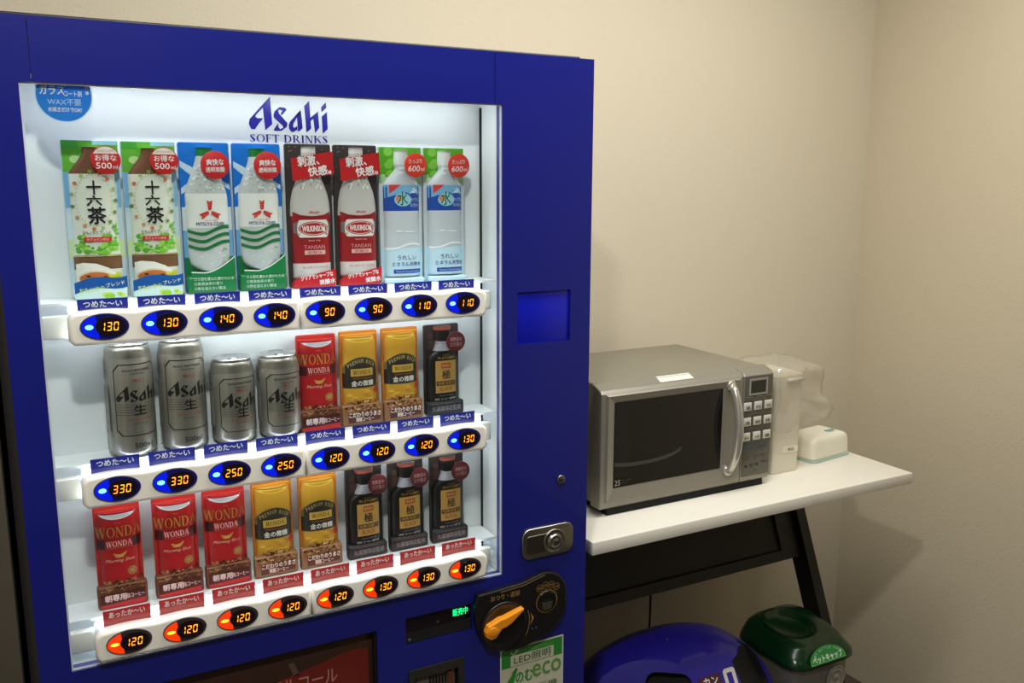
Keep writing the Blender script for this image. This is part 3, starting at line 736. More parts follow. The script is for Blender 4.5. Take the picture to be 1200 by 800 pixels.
def make_soda():
    DK = ink(58, 50, 50)
    d = Display('soda_bottle_display', '', 'bottle display', 'red label soda bottle displays in the top row', .0725, .2235, DK)
    c = d.card
    for k in range(26): c.disc(rnd.uniform(.03, .97), rnd.uniform(.01, .30), .012, ink(150, 146, 142), n=6)
    DR = ink(150, 24, 32)
    a = d.relief([(.02, .15), (.06, .155), (.12, .16), (.20, .22), (.26, .30), (.33, .38), (.40, .425), (.47, .44), (.52, .44), (.60, .42), (.86, .42), (.93, .42)], .014, ink(196, 192, 188),
                 [(0, .065, ink(222, 220, 218)), (.50, .83, DR), (.83, 1, ink(214, 206, 204))])
    for k in range(24): 
        fv = rnd.uniform(.23, .30); a.disc(.5 + rnd.uniform(-.22, .22), fv, .022, rnd.choice([ink(232, 232, 230), ink(160, 156, 154)]), n=6, ry=.012)
    a.poly([(.09, .50), (.09, .466), (.25, .488), (.5, .497), (.75, .488), (.91, .466), (.91, .50)], DR)
    a.text('', .53, .468, .24, .020, ink(190, 50, 50), kind='mark')
    a.poly([(.10, .545), (.20, .535), (.80, .535), (.92, .545), (.92, .61), (.80, .628), (.20, .628), (.10, .61)], ink(120, 112, 112))
    x = rrect(.17, .86, .522, .645, .06); a.poly([(p[0], p[1]) for p in x], ink(226, 218, 212))
    a.disc(.52, .583, .33, ink(150, 24, 32), ry=.050); a.disc(.52, .583, .31, ink(228, 210, 205), ry=.044); a.disc(.52, .583, .295, ink(170, 24, 32), ry=.040)
    a.text('WILKINSON', .52, .583, .50, .040, ink(238, 230, 226), bold=.03)
    a.text('SINCE 1904', .52, .666, .26, .010, ink(220, 190, 180)); a.text('TANSAN', .52, .712, .46, .026, ink(222, 150, 150)); a.rect(.30, .76, .735, .765, ink(222, 170, 164)); a.text('炭酸水', .53, .75, .34, .022, ink(140, 24, 30))
    a.text('ウィルキンソン タンサン', .54, .855, .58, .018, ink(190, 40, 45), bold=.01)
    # tilted banner across the cap, and the foot banner
    s = d.badge(.5, .5, .0001, RED, .002)
    g = Art(d.gb, d.w, d.h, y=-.0165, base=.0002)
    d.gb.prism([((.07 - .5) * d.w, (1 - .10) * d.h), ((.10 - .5) * d.w, (1 - .255) * d.h), ((1.0 - .5) * d.w, (1 - .205) * d.h), ((.97 - .5) * d.w, (1 - .05) * d.h)], -.0165, -.0150, ink(198, 32, 36))
    g.text('刺激、', .44, .115, .46, .070, WH, rot=.12, bold=.035); g.text('快感。', .68, .182, .50, .065, WH, rot=.12, bold=.035)
    d.base(.955, -.002, .0150, ink(196, 34, 40))
    fr = Art(d.sb, d.w, d.h, y=-.0152, base=.0001, step=.000012)
    fr.poly([(.05, .935), (.98, .870), (.98, .965), (.05, .985)], ink(196, 34, 40))
    fr.text('クリアでシャープな', .55, .918, .72, .034, WH, rot=.12, bold=.03); fr.text('炭酸水', .78, .958, .36, .036, WH, rot=.10, bold=.035)
    return d.done(badge='banner')
def make_water():
    d = Display('water_bottle_display', '', 'bottle display', 'mineral water bottle displays in the top row', .0745, .2225, ink(206, 214, 222))
    c = d.card
    c.rect(.01, .99, .005, .22, ink(84, 168, 36)); blotches(c, 20, .13, .87, .035, .20, .09, [ink(130, 200, 70), ink(60, 145, 30), ink(100, 184, 50)]); c.rect(.01, .14, .20, .26, ink(170, 208, 150)); c.rect(.88, .99, .19, .27, ink(170, 208, 150))
    c.rect(.01, .99, .74, .99, ink(186, 222, 240))
    a = d.relief([(.025, .155), (.13, .16), (.135, .13), (.17, .15), (.21, .26), (.25, .37), (.28, .42), (.48, .42), (.50, .41), (.60, .40), (.66, .41), (.80, .42), (.95, .42)], .013, ink(200, 206, 214),
                 [(0, .132, ink(226, 230, 230)), (.275, .475, ink(28, 74, 168)), (.74, 1, ink(196, 226, 240))])
    a.poly([(.08, .277), (.92, .277), (.92, .355), (.8, .34), (.74, .315), (.66, .345), (.55, .33), (.45, .36), (.3, .35), (.08, .375)], ink(120, 178, 220))
    a.poly([(.66, .335), (.74, .295), (.80, .31), (.88, .335)], ink(226, 236, 242))
    a.poly([(.18, .275), (.44, .275), (.30, .312), (.18, .34)], ink(208, 60, 58))
    a.poly(ell(.48, .385, .20, .048, 20), ink(150, 200, 224)); a.poly(ell(.38, .378, .07, .02, 10), ink(226, 130, 90))
    a.text('水', .47, .375, .24, .10, ink(40, 110, 50), bold=.02); a.text('バナジウム', .76, .385, .28, .030, ink(190, 214, 236), bold=.01); a.text('天然水', .76, .425, .24, .026, ink(190, 214, 236))
    for fy, fx, ww in ((.615, .38, .08), (.62, .62, .14), (.19, .44, .05), (.155, .5, .1)): a.disc(fx, fy, ww, ink(240, 244, 246), ry=.005, n=12)
    t, bb = wave(.09, .91, .735, -.012, .014, 3.6, 16, -.02); a.band(t, bb, ink(242, 246, 248))
    s2 = d.base(.96, -.002, .0142, ink(200, 228, 240))
    a.text('うれしい', .56, .812, .46, .034, ink(28, 50, 130), bold=.015); a.text('ミネラル天然水', .56, .860, .70, .034, ink(28, 50, 130), bold=.015)
    a.rect(.24, .90, .898, .928, ink(24, 66, 160)); a.text('Natural mineral water', .57, .913, .56, .018, ink(170, 200, 230))
    g = d.badge(.77, .133, .0195, ink(226, 62, 44), .0185)
    g.text('たっぷり', .48, .34, .58, .18, WH, bold=.01, rot=.03); g.text('600', .42, .64, .52, .24, WH, bold=.01, shear=.2); g.text('ml', .80, .66, .16, .16, WH, shear=.2)
    return d.done()
M_alu = mat('brushed_can', (150, 146, 137), .34, .62, noise=(18, .20, (4, 4, .12)))
M_alu2 = mat('bright_can_rim', (196, 194, 190), .25, .9)
def make_can(h, lab):
    rt = thing('beer_can', '', 'can', (0, 0, 0), 0, 'silver beer cans in the middle row')
    R = .0328
    b = MB(); b.lathe([(.022, .003), (.0245, 0), (.027, .0015), (.0325, .009), (R, .012), (R, h - .0215), (R - .0010, h - .0195), (R - .0004, h - .0180), (R - .0016, h - .0160), (R - .0010, h - .0145), (R - .0024, h - .0120), (R - .0018, h - .0105), (R - .0036, h - .0080), (R - .004, h - .005)], M_alu, 48)
    obj('can_body', b, rt, local=True)
    b = MB(); b.lathe([(R - .0042, h - .0052), (R - .0036, h - .003), (R - .0038, h), (R - .0052, h), (R - .0058, h - .005), (.004, h - .0045), (.001, h - .0045)], M_alu2, 48)
    b.tube([(0, -.002, h - .0035), (0, -.014, h - .003)], .004, M_alu2, 8, 1.6)
    obj('can_lid', b, rt, local=True)
    b = MB(); A = Art(b, .066, h, wrap=R, du=.004, base=.0001, step=.00004)
    k = .169 / h
    BK = ink(22, 21, 20); RD = ink(168, 52, 46)
    top = .17 * (1 if h > .15 else 1.25); bot = .80 if h > .15 else .84
    def fr(x0, x1, y0, y1, c=.10, t=.022):
        o = [(x0, y0 + c * .45), (x0 + c, y0), (x1 - c, y0), (x1, y0 + c * .45), (x1, y1 - c * .45), (x1 - c, y1), (x0 + c, y1), (x0, y1 - c * .45)]
        m_ = ((x0 + x1) / 2, (y0 + y1) / 2)
        i_ = [(x + (t if x < m_[0] else -t), y + (t * .4 if y < m_[1] else -t * .4)) for x, y in o]
        vs = [A.F(p) for p in o + i_]; A.raw(vs, [(j, (j + 1) % 8, 8 + (j + 1) % 8, 8 + j) for j in range(8)], BK)
    fr(-.02, 1.02, top, bot, .12)
    mid = (top + bot) / 2
    A.text('ASAHI BREWERIES', .5, top + .055 * k ** .5, .64, .020 * k, BK, bold=.01)
    A.text('LIMITED', .5, top + .085 * k, .30, .012 * k, BK)
    A.text('辛口', .5, top + .145, .26, .032 * k, RD, bold=.01)
    A.text('', .5, mid - .055, .96, .150 * k, BK, kind='mark')
    for j in range(5): 
        yy = mid + .035 + j * .022; A.rect(.02, .40, yy, yy + .003, ink(50, 48, 44)); A.rect(.62, .98, yy, yy + .003, ink(50, 48, 44))
    A.text('生', .51, mid + .085, .26, .088 * k, BK, bold=.03)
    A.text('スーパードライ', .51, mid + .170, .56, .030 * k, RD, bold=.02)
    A.text('ASAHI SUPER DRY', .51, mid + .205, .34, .010, BK)
    if h > .15: A.text('500ml', .55, .885, .40, .045, ink(30, 28, 26), bold=.02)
    # side text block on the left
    for j in range(9): A.rect(-.42, -.42 + rnd.uniform(.12, .24), .14 + j * .018, .148 + j * .018, ink(70, 68, 62))
    A.rect(-.40, -.18, .36, .78, ink(134, 130, 124))
    obj('can_print', b, rt, local=True)
    return rt
BROWNS = [ink(96, 54, 28), ink(140, 92, 54), ink(70, 38, 20), ink(176, 128, 84)]
def make_red():
    d = Display('red_coffee_display', '', 'can display', 'red coffee can displays', .0645, .1560, ink(190, 42, 38))
    a = d.relief([(.055, .37), (.08, .40), (.12, .425), (.16, .435), (.82, .435), (.93, .435)], .013, ink(178, 26, 32))
    c = d.card; c.rect(.03, .97, .045, .052, ink(222, 90, 80))
    top = [(.09 + .82 * k / 12, .068) for k in range(13)]; bot = [(.09 + .82 * k / 12, .068 + .052 * sin(PI * k / 12) ** .7) for k in range(13)]
    a.band(top, bot, ink(208, 206, 208)); a.band([(x, y + .006) for x, y in top[2:-2]], [(x, y - .012) for x, y in bot[2:-2]], ink(188, 186, 190))
    a.text('Asahi', .5, .155, .12, .012, ink(190, 140, 80))
    a.text('WONDA', .5, .245, .98, .105, ink(190, 138, 66), kind='serif')
    a.rect(.03, .97, .315, .415, ink(66, 22, 24)); a.rect(.20, .80, .315, .415, ink(150, 28, 32)); a.text('WONDA', .5, .362, .56, .058, ink(232, 176, 170), kind='serif')
    a.rect(.22, .78, .402, .407, ink(190, 100, 90))
    a.poly([(.36, .455), (.50, .475), (.66, .445), (.62, .48), (.56, .505), (.42, .505), (.38, .48)], ink(190, 142, 60)); a.disc(.5, .485, .07, ink(206, 160, 80), ry=.014)
    a.text('Morning Shot', .5, .535, .62, .042, ink(232, 180, 160), shear=.35)
    a.disc(.74, .655, .10, ink(178, 136, 66)); a.disc(.74, .655, .08, ink(150, 96, 44)); a.text('朝', .74, .655, .10, .045, ink(206, 170, 96))
    s = d.base(.775, .0028, .0165, ink(112, 60, 38)); 
    bl = MB()
    fr = Art(d.sb, d.w, d.h, y=-.0168, base=.0001, step=.000012)
    blotches(a, 46, .06, .94, .74, .775, .035, BROWNS + [ink(214, 160, 110)])
    blotches(fr, 60, .04, .96, .785, .835, .035, BROWNS)
    fr.poly([(.02, .85), (.98, .84), (.98, .935), (.02, .955)], ink(74, 22, 20)); fr.text('朝専用', .34, .893, .46, .066, ink(236, 214, 206), bold=.04); fr.text('缶コーヒー', .77, .893, .38, .046, ink(230, 200, 190), bold=.03)
    fr.poly([(.02, .955), (.98, .935), (.98, .99), (.02, .99)], ink(196, 36, 34))
    return d.done('can_shape')
def make_gold():
    d = Display('gold_coffee_display', '', 'can display', 'gold coffee can displays', .0645, .1570, ink(196, 116, 36))
    GD = ink(206, 154, 48)
    a = d.relief([(.055, .37), (.08, .40), (.12, .425), (.16, .435), (.82, .435), (.93, .435)], .013, GD)
    c = d.card; c.rect(.03, .97, .03, .045, ink(226, 160, 60))
    top = [(.09 + .82 * k / 12, .068) for k in range(13)]; bot = [(.09 + .82 * k / 12, .068 + .045 * sin(PI * k / 12) ** .7) for k in range(13)]
    a.band(top, bot, ink(232, 196, 84)); a.band([(x, y + .010) for x, y in top[2:-2]], [(x, y - .010) for x, y in bot[2:-2]], ink(200, 150, 40))
    DKB = ink(44, 38, 34)
    arch = [(.04 + .92 * k / 16, .60) for k in range(17)]; at = [(.04 + .92 * k / 16, .385 - .120 * sin(PI * k / 16) ** .6) for k in range(17)]
    a.band(at, arch, ink(120, 110, 70)); a.band([(x, y + .008) for x, y in at], [(x, .595) for x, y in arch], DKB)
    s_ = 'PREMIUM RICH'
    for k, ch in enumerate(s_):
        if ch == ' ': continue
        t = k / 11; x = .17 + .66 * t; a.text(ch, x, .358 - .050 * sin(PI * t), .042 if ch != 'I' else .014, .040, ink(196, 176, 110), rot=(.5 - t) * .7, bold=.01)
    a.rect(.22, .80, .392, .470, ink(206, 172, 84)); a.rect(.235, .785, .397, .465, ink(190, 152, 62)); a.text('WONDA', .51, .431, .46, .044, DKB, kind='serif')
    a.text('PREMIUM BEANS', .52, .495, .50, .018, ink(176, 96, 40)); a.text('金の微糖', .52, .548, .58, .060, ink(236, 232, 222), bold=.02)
    for k in range(18): a.disc(rnd.uniform(.15, .85), rnd.uniform(.62, .73), .07, rnd.choice([ink(222, 176, 60), ink(190, 130, 36), ink(232, 190, 84)]), ry=.008, n=8)
    a.disc(.90, .635, .085, ink(190, 60, 40))
    d.base(.775, .0028, .0165, ink(150, 104, 66))
    fr = Art(d.sb, d.w, d.h, y=-.0168, base=.0001, step=.000012)
    blotches(a, 46, .06, .94, .735, .775, .035, BROWNS + [ink(222, 176, 120)]); blotches(fr, 60, .04, .96, .785, .84, .035, BROWNS + [ink(214, 170, 120)])
    fr.poly([(.10, .855), (.96, .845), (.96, .955), (.10, .965)], ink(92, 46, 26)); fr.text('こだわりのうまさ', .54, .878, .84, .050, ink(240, 224, 206), bold=.045); fr.text('微糖コーヒー', .54, .932, .48, .046, ink(232, 212, 196), bold=.045)
    return d.done('can_shape')
def make_black():
    d = Display('black_coffee_display', '', 'bottle display', 'black coffee bottle displays', .0645, .1570, ink(52, 44, 44))
    c = d.card
    blotches(c, 20, .08, .9, .10, .26, .10, [ink(72, 52, 46), ink(60, 46, 42), ink(84, 60, 52)])
    a = d.relief([(.012, .24), (.045, .26), (.05, .24), (.165, .25), (.175, .18), (.215, .20), (.225, .19), (.255, .24), (.275, .24), (.33, .40), (.38, .46), (.80, .46), (.93, .46)], .013, ink(12, 12, 14),
                 [(0, .05, ink(150, 74, 58)), (.05, .17, ink(26, 22, 24)), (.17, .275, ink(172, 172, 182))])
    a.rect(.26, .74, .20, .205, ink(110, 110, 116))
    GL = ink(184, 142, 74)
    a.text('プレミアム深煎り', .55, .362, .52, .030, ink(190, 150, 70), bold=.02); a.text('WONDA', .55, .330, .22, .016, ink(150, 120, 60))
    a.rect(.24, .84, .395, .755, GL); a.rect(.255, .825, .402, .748, ink(176, 134, 66))
    a.rect(.40, .68, .420, .480, ink(150, 66, 38)); a.text('WONDA', .54, .450, .22, .030, ink(214, 170, 120), kind='serif')
    a.text('極', .54, .550, .24, .100, KB, bold=.02)
    a.rect(.26, .82, .622, .672, ink(50, 36, 24)); a.text('完熟深煎り', .54, .647, .50, .036, GL, bold=.01); a.text('BLACK', .54, .712, .36, .042, ink(120, 70, 36), bold=.02)
    a.text('BLACK COFFEE 無糖', .55, .785, .40, .014, ink(150, 150, 150)); a.text('焙煎 コーヒー専門店', .52, .825, .62, .026, ink(196, 194, 190), bold=.01)
    d.base(.850, .0025, .0165, ink(40, 38, 40))
    fr = Art(d.sb, d.w, d.h, y=-.0168, base=.0001, step=.000012)
    fr.rect(.06, .96, .868, .874, ink(120, 118, 116)); fr.text('丸福珈琲店監修', .52, .925, .84, .060, ink(128, 126, 124), bold=.03)
    g = d.badge(.80, .185, .0175, ink(98, 36, 42), .0185)
    g.text('完熟豆の', .5, .38, .62, .20, ink(190, 150, 146), bold=.02); g.text('コク深さ', .5, .64, .64, .20, ink(190, 150, 146), bold=.02)
    return d.done()

CX1 = [.0803 + .0766 * i for i in range(8)]; Z1, Z2, Z3 = BZ[0] + .0308, BZ[1] + .0308, BZ[2] + .0308
def put(maker, spots):
    o = maker()
    for k, (loc, lab) in enumerate(spots):
        if k == 0: o.location = loc; o['label'] = lab
        else: dup(o, loc, lab)
YC = .062
put(make_tea, [((CX1[0], YC, Z1), 'white and green tea bottle display in the top left corner of the showcase'), ((CX1[1], YC, Z1), 'white and green tea bottle display right beside the first blue cider one')])
put(make_cider, [((CX1[2], YC, Z1), 'clear cider bottle display on blue card, beside the tea bottle'), ((CX1[3], YC, Z1), 'clear cider bottle display on blue card, beside the red labelled soda bottle')])
put(make_soda, [((CX1[4] + .003, YC, Z1), 'dark carded soda bottle with red label, beside the blue cider display'), ((CX1[5] + .003, YC, Z1), 'dark carded soda bottle with red label, beside the green carded water bottle')])
put(make_water, [((CX1[6] + .003, YC, Z1), 'mineral water bottle display beside the red labelled soda bottle'), ((CX1[7] + .004, YC, Z1), 'mineral water bottle display at the right end of the top row')])
can5 = make_can(.1690, ''); can5.location = (.1085, .0518, Z2); can5['label'] = 'tall silver beer can at the left end of the middle row'; can5.rotation_euler = (0, 0, .28)
dup(can5, (.1820, .0518, Z2), 'tall silver beer can beside the shorter cans', .15)
can3 = make_can(.1330, ''); can3.location = (.2550, .0518, Z2); can3['label'] = 'short silver beer can beside the tall cans'; can3.rotation_euler = (0, 0, .24)
dup(can3, (.3265, .0518, Z2), 'short silver beer can beside the red coffee can', .20)
put(make_red, [((.3905, YC - .004, Z2), 'red coffee can display in the middle row, beside the beer cans'), ((.0775, YC - .004, Z3), 'red coffee can display at the left end of the bottom row'),
               ((.1590, YC - .004, Z3), 'red coffee can display in the bottom row, second from its left end'), ((.2330, YC - .004, Z3), 'red coffee can display in the bottom row, beside the gold coffee can')])
put(make_gold, [((.4615, YC - .004, Z2), 'gold coffee can display in the middle row, beside the red coffee can'), ((.5340, YC - .004, Z2), 'gold coffee can display in the middle row, beside the black coffee bottle'),
                ((.3085, YC - .004, Z3), 'gold coffee can display in the bottom row, beside the red coffee can'), ((.3840, YC - .004, Z3), 'gold coffee can display in the bottom row, beside the black coffee bottle')])
put(make_black, [((.6110, YC - .004, Z2), 'black coffee bottle display at the right end of the middle row'), ((.4640, YC - .004, Z3), 'black coffee bottle display in the bottom row, beside the gold coffee can'),
                 ((.5400, YC - .004, Z3), 'black coffee bottle display in the bottom row, between two black ones'), ((.6180, YC - .004, Z3), 'black coffee bottle display at the right end of the bottom row')])

# ------------------------------------------------------------------ desk
DT = .9; TX0, TX1, TY0, TY1 = .944, 1.898, .076, .600
DK = thing('desk', 'white topped desk with slanted black legs beside the vending machine', 'desk', ((TX0 + TX1) / 2, (TY0 + TY1) / 2, 0))
b = MB(); b.box(TX0, TX1, TY0, TY1, DT - .028, DT, M_table, .0015); obj('tabletop', b, DK)
for x0 in (.975, 1.838):
    b = MB(); b.prism([(.461, DT - .0282), (.525, DT - .0282), (.167, .0), (.103, .0)], x0, x0 + .032, M_leg, axis='x', bev=.001); obj('leg', b, DK)
    b = MB(); b.box(x0 + .002, x0 + .030, .36, .58, DT - .060, DT - .0285, M_leg, .001); b.box(x0 + .002, x0 + .03, .17, .56, .0, .03, M_leg, .001); obj('leg_brace', b, DK)
def slant(z): return .125 + .41 * z     # plane of the legs
b = MB()
def sl(x0, x1, z0, z1, t, m, fo=0):
    b.prism([(slant(z0) + fo, z0), (slant(z0) + fo + t, z0), (slant(z1) + fo + t, z1), (slant(z1) + fo, z1)], x0, x1, m, axis='x')
sl(1.008, 1.837, .581, .606, .022, M_leg); sl(1.008, 1.837, .84, .871, .022, M_leg); sl(1.772, 1.837, .606, .84, .022, M_leg); sl(1.008, 1.05, .606, .84, .022, M_leg)
sl(1.05, 1.772, .606, .84, .006, mat('mesh_black', (40, 38, 33), .6, bump=(700, .6, .002)), .010)
obj('modesty_panel', b, DK)
pw = obj('power_cord', MB().tube([(1.474, .600, .86), (1.4745, .585, .80), (1.475, .575, .66), (1.476, .575, .5), (1.476, .575, .38), (1.47, .58, .1), (1.40, .59, .012), (1.2, .60, .012)], .0032, M_black, 8)); pw['label'] = 'thin black cord hanging down behind the desk'; pw['category'] = 'cord'

# ------------------------------------------------------------------ microwave oven
MX0, MX1, MY = 1.030, 1.516, .182
MW = thing('microwave_oven', 'silver microwave oven with a dark glass door on the white desk', 'microwave', (1.27, .36, DT))
b = MB(); b.box(1.040, 1.506, MY + .036, .533, .918, 1.1875, M_mwbody, .004, smooth=True)
b.box(1.052, 1.500, MY + .004, .52, .9008, .9185, M_blacksoft)  # dark base skirt, added to fill in the shadow band under the oven
for k in range(12): b.box(1.0392, 1.0402, .40 + k * .008, .404 + k * .008, 1.02, 1.10, M_black)
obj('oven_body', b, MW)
for x in (1.07, 1.47):
    for y in (.24, .49): obj('foot', MB().cyl((x, y, DT + .0002), .014, .0185, M_black, 'z', 20), MW)
def bevel_top_front(x0, x1, m, extra=0):
    # slab with the sloped upper lip
    b = MB()
    pr = [(MY, .921), (MY + .004, .917), (MY + .037, .917), (MY + .037, 1.1885), (MY + .030, 1.1885), (MY + .006, 1.1795), (MY, 1.173)]
    b.prism(pr, x0, x1, m, axis='x', bev=.003, seg=3, bevback=True)
    return b
b = bevel_top_front(MX0, 1.4235, M_mw)
# stepped picture frame round the window
def frame(b, o, i, yo, yi, m):
    (a0, a1, c0, c1), (d0, d1, e0, e1) = o, i
    P = [(a0, yo, c0), (a1, yo, c0), (a1, yo, c1), (a0, yo, c1)]; Q = [(d0, yi, e0), (d1, yi, e0), (d1, yi, e1), (d0, yi, e1)]
    t = bmesh.new(); p = [t.verts.new(v) for v in P]; q = [t.verts.new(v) for v in Q]
    for k in range(4): t.faces.new([p[k], p[(k + 1) % 4], q[(k + 1) % 4], q[k]])
    b.merge(t, m)
frame(b, (MX0 + .012, 1.4130, .932, 1.171), (MX0 + .015, 1.4100, .935, 1.168), MY - .0015, MY - .005, M_mw)
frame(b, (MX0 + .015, 1.4100, .935, 1.168), (1.0640, 1.3615, .9630, 1.1525), MY - .005, MY - .0002, M_mw)
frame(b, (MX0 + .009, 1.4160, .929, 1.174), (MX0 + .012, 1.4130, .932, 1.171), MY + .001, MY - .0015, M_mw)
DR = obj('oven_door', b, MW)
b = MB(); b.box(1.0640, 1.3615, MY - .0012, MY + .002, .9630, 1.1525, M_smoke)
A = Art(b, 1, 1, y=MY - .0012); wt(A, '25', 1.0745, .9730, .014, .012, ink(150, 150, 146), bold=.03); wt(A, 'flat turntable', 1.099, .9770, .026, .003, ink(80, 80, 78)); wt(A, '700W', 1.095, .9705, .018, .003, ink(80, 80, 78))
A.rect(1.0648 + .5, 1.1050 + .5, 1 - 1.151, 1 - .985, mat('cavity_tone', (30, 31, 28), .12))
obj('door_glass', b, DR)
# turntable edge seen through the glass
b = MB(); A = Art(b, 1, 1, y=MY - .0016)
vs = []
for k in range(25):
    a = PI * 1.0 + (PI * 2.0 - PI * 1.0) * k / 24; x = 1.137 + .108 * cos(a) ; z0_ = 1.036 + .022 * sin(a)
    if x < 1.065: x = 1.065
    vs += [(x, z0_), (x, z0_ - .0085)]
A.raw(vs, [(2 * k, 2 * k + 1, 2 * k + 3, 2 * k + 2) for k in range(24)], mat('turntable_glass', (66, 68, 64), .2))
obj('turntable', b, DR)
b = MB()
P_ = []
for k in range(17):
    t = k / 16; P_.append((1.3830, MY - .004 - .032 * sin(PI * t) ** .6, .955 + .203 * t))
b.tube(P_, [.0085 + .0015 * sin(PI * k / 16) for k in range(17)], mat('handle_silver', (196, 192, 182), .25, .6), 14, 1.15)
for z in (.9555, 1.1575): b.cyl((1.3820, MY - .010, z), .0125, .012, MC['handle_silver'], bev=.003)
obj('door_handle', b, DR)
b = bevel_top_front(1.4250, MX1, M_mw)
PN = obj('control_panel', b, MW)
b = MB(); b.box(1.4280, 1.5130, MY - .0012, MY + .001, .930, 1.1715, M_mwdark, .0006)
A = Art(b, 1, 1, y=MY - .0012)
for k in range(3): A.rect(1.432 + .031 * k + .5, 1.452 + .031 * k + .5, 1 - 1.1225 - .0006, 1 - 1.1225, ink(196, 196, 186))
GY = ink(62, 60, 56)
wt(A, 'あたため・スタート', 1.463, 1.1265, .034, .0035, GY); wt(A, '解凍', 1.500, 1.1165, .010, .0035, GY); wt(A, '自動メニュー', 1.455, 1.1125, .026, .004, GY)
wt(A, 'レンジ強弱 分 秒', 1.468, 1.078, .07, .003, GY); wt(A, '牛乳 酒 お弁当', 1.468, 1.042, .07, .003, GY)
for x in (1.4500, 1.4880): A.rect(x - .017 + .5, x + .017 + .5, 1 - 1.0065, 1 - .9925, ink(80, 86, 88))
wt(A, 'とりけし', 1.450, .9995, .024, .005, ink(34, 50, 60), bold=.02); wt(A, 'スタート', 1.488, .9995, .026, .005, ink(34, 50, 60), bold=.02)
for x in (1.442, 1.469, 1.494): A.rect(x - .008 + .5, x + .008 + .5, 1 - .9785, 1 - .9775, GY); wt(A, '設定', x, .973, .009, .003, GY)
A.raw(ell(1.440, .9545, .0035, .0035, 12), [tuple(range(12))], ink(26, 26, 26)); A.raw(ell(1.475, .9560, .0035, .0035, 12), [tuple(range(12))], ink(26, 26, 26))
wt(A, '仕上り', 1.4575, .9560, .012, .010, ink(44, 44, 42), bold=.02); wt(A, '強 弱', 1.498, .9600, .018, .005, GY, bold=.01); wt(A, '時計', 1.470, .9425, .012, .003, GY)
obj('panel_print', b, PN)
b = MB(); b.plate(1.4395, 1.4965, 1.1265, 1.1660, MY - .0025, MY, [(1.4445, 1.4915, 1.1310, 1.1610)], ink(150, 148, 138)); b.box(1.4445, 1.4915, MY - .0020, MY, 1.1310, 1.1610, mat('lcd_dark', (44, 45, 40), .15))
obj('time_display', b, PN)
for i in range(3):
    for j in range(3):
        x = 1.4375 + .0318 * j; z = 1.1000 - .0365 * i
        b = MB(); b.box(x - .0115, x + .0115, MY - .0030, MY, z - .0100, z + .0100, ink(214, 212, 200), .001)
        A = Art(b, .023, .020, y=MY - .0030); A.x0 = x; A.z0 = z - .010
        A.text(('温', '弁当', '牛乳', '酒', '解凍', '野菜', '分', '十秒', '強')[i * 3 + j], .5, .62, .62, .42, ink(70, 70, 66), bold=.01)
        obj('button', b, PN)
b = MB(); b.prism([(1.192, MY + .010), (1.285, MY + .010), (1.288, MY + .034), (1.196, MY + .034)], 1.1886, 1.1892, ink(232, 230, 222), axis='z')
# paper tag lies on the sloped lip
bmesh.ops.rotate(b.bm, verts=b.bm.verts[:], cent=(1.24, MY + .034, 1.1889), matrix=Matrix.Rotation(.33, 3, 'X'))
bmesh.ops.translate(b.bm, verts=b.bm.verts[:], vec=(0, 0, .0006))
obj('paper_label', b, MW, label='small white paper label')

# ------------------------------------------------------------------ container, film bag, wipes case
CT = thing('storage_container', 'tall milky white plastic container standing right of the microwave', 'container', (1.615, .285, DT))
b = MB()
prof = rrect(1.568, 1.661, .224, .345, .014, 5)
M_milk = mat('milky_plastic', (226, 220, 202), .35)
t = bmesh.new()
rings = []
for z, s_ in ((.9004, .97), (.905, .985), (1.00, .99), (1.146, 1.01), (1.151, 1.01), (1.151, .94), (.93, .92)):
    rings.append([t.verts.new((1.6145 + (p[0] - 1.6145) * s_, .2845 + (p[1] - .2845) * s_, z)) for p in prof])
for a_, c_ in zip(rings, rings[1:]):
    for k in range(len(prof)): t.faces.new([a_[k], a_[(k + 1) % len(prof)], c_[(k + 1) % len(prof)], c_[k]])
t.faces.new(rings[0][::-1]); t.faces.new(rings[-1])
bmesh.ops.recalc_face_normals(t, faces=t.faces[:]); b.merge(t, M_milk, True)
obj('container_wall', b, CT)
b = MB(); b.prism(rrect(1.601, 1.651, .9520, .9690, .004), .2234, .2246, ink(236, 232, 220)); A = Art(b, 1, 1, y=.2234)
wt(A, '割りばし', 1.629, .9600, .022, .008, ink(70, 66, 60), bold=.02); obj('name_tag', b, CT)
b = MB(); b.tube([(1.60, .2210, 1.1375), (1.655, .2200, 1.1385)], .0052, mat('rim_roll', (224, 220, 206), .3), 10); obj('rim_roll', b, CT)
# film bag pulled over the container, with a loose wing to the right
t = bmesh.new(); bmesh.ops.create_cube(t, size=1); bmesh.ops.subdivide_edges(t, edges=t.edges[:], cuts=13, use_grid_fill=True)
from mathutils import noise as NZ
kill = []
for v in t.verts:
    x, y, z = v.co
    if z < -.49: kill.append(v)
    X = 1.6265 + x * (.152 + .09 * max(0, .3 - abs(z + .28))); Y_ = .285 + y * (.168 + .0 * z); Z_ = 1.0915 + z * .164 + (.022 * x if z < 0 else 0) - (.006 * abs(x) if z > 0 else 0)
    if x > .2: X += .05 * (x - .2) * 2 * max(0, 1 - abs(z + .28) * 3.2); 
    n_ = NZ.noise_vector(Vector((x * 3.2, y * 3, z * 3.0)) + Vector((5, 1, 2)))
    n2 = NZ.noise_vector(Vector((x * 9, y * 8, z * 8)))
    v.co = Vector((X + n_.x * .008 + n2.x * .003, Y_ + n_.y * .007 + n2.y * .003, Z_ + n_.z * .007 + n2.z * .003))
bmesh.ops.delete(t, geom=kill, context='VERTS')
b = MB(); b.merge(t, M_bag, True)
bg = obj('plastic_bag', b, loc=(1.63, .285, DT)); bg['label'] = 'crumpled clear plastic bag pulled over the tall white container'; bg['category'] = 'bag'
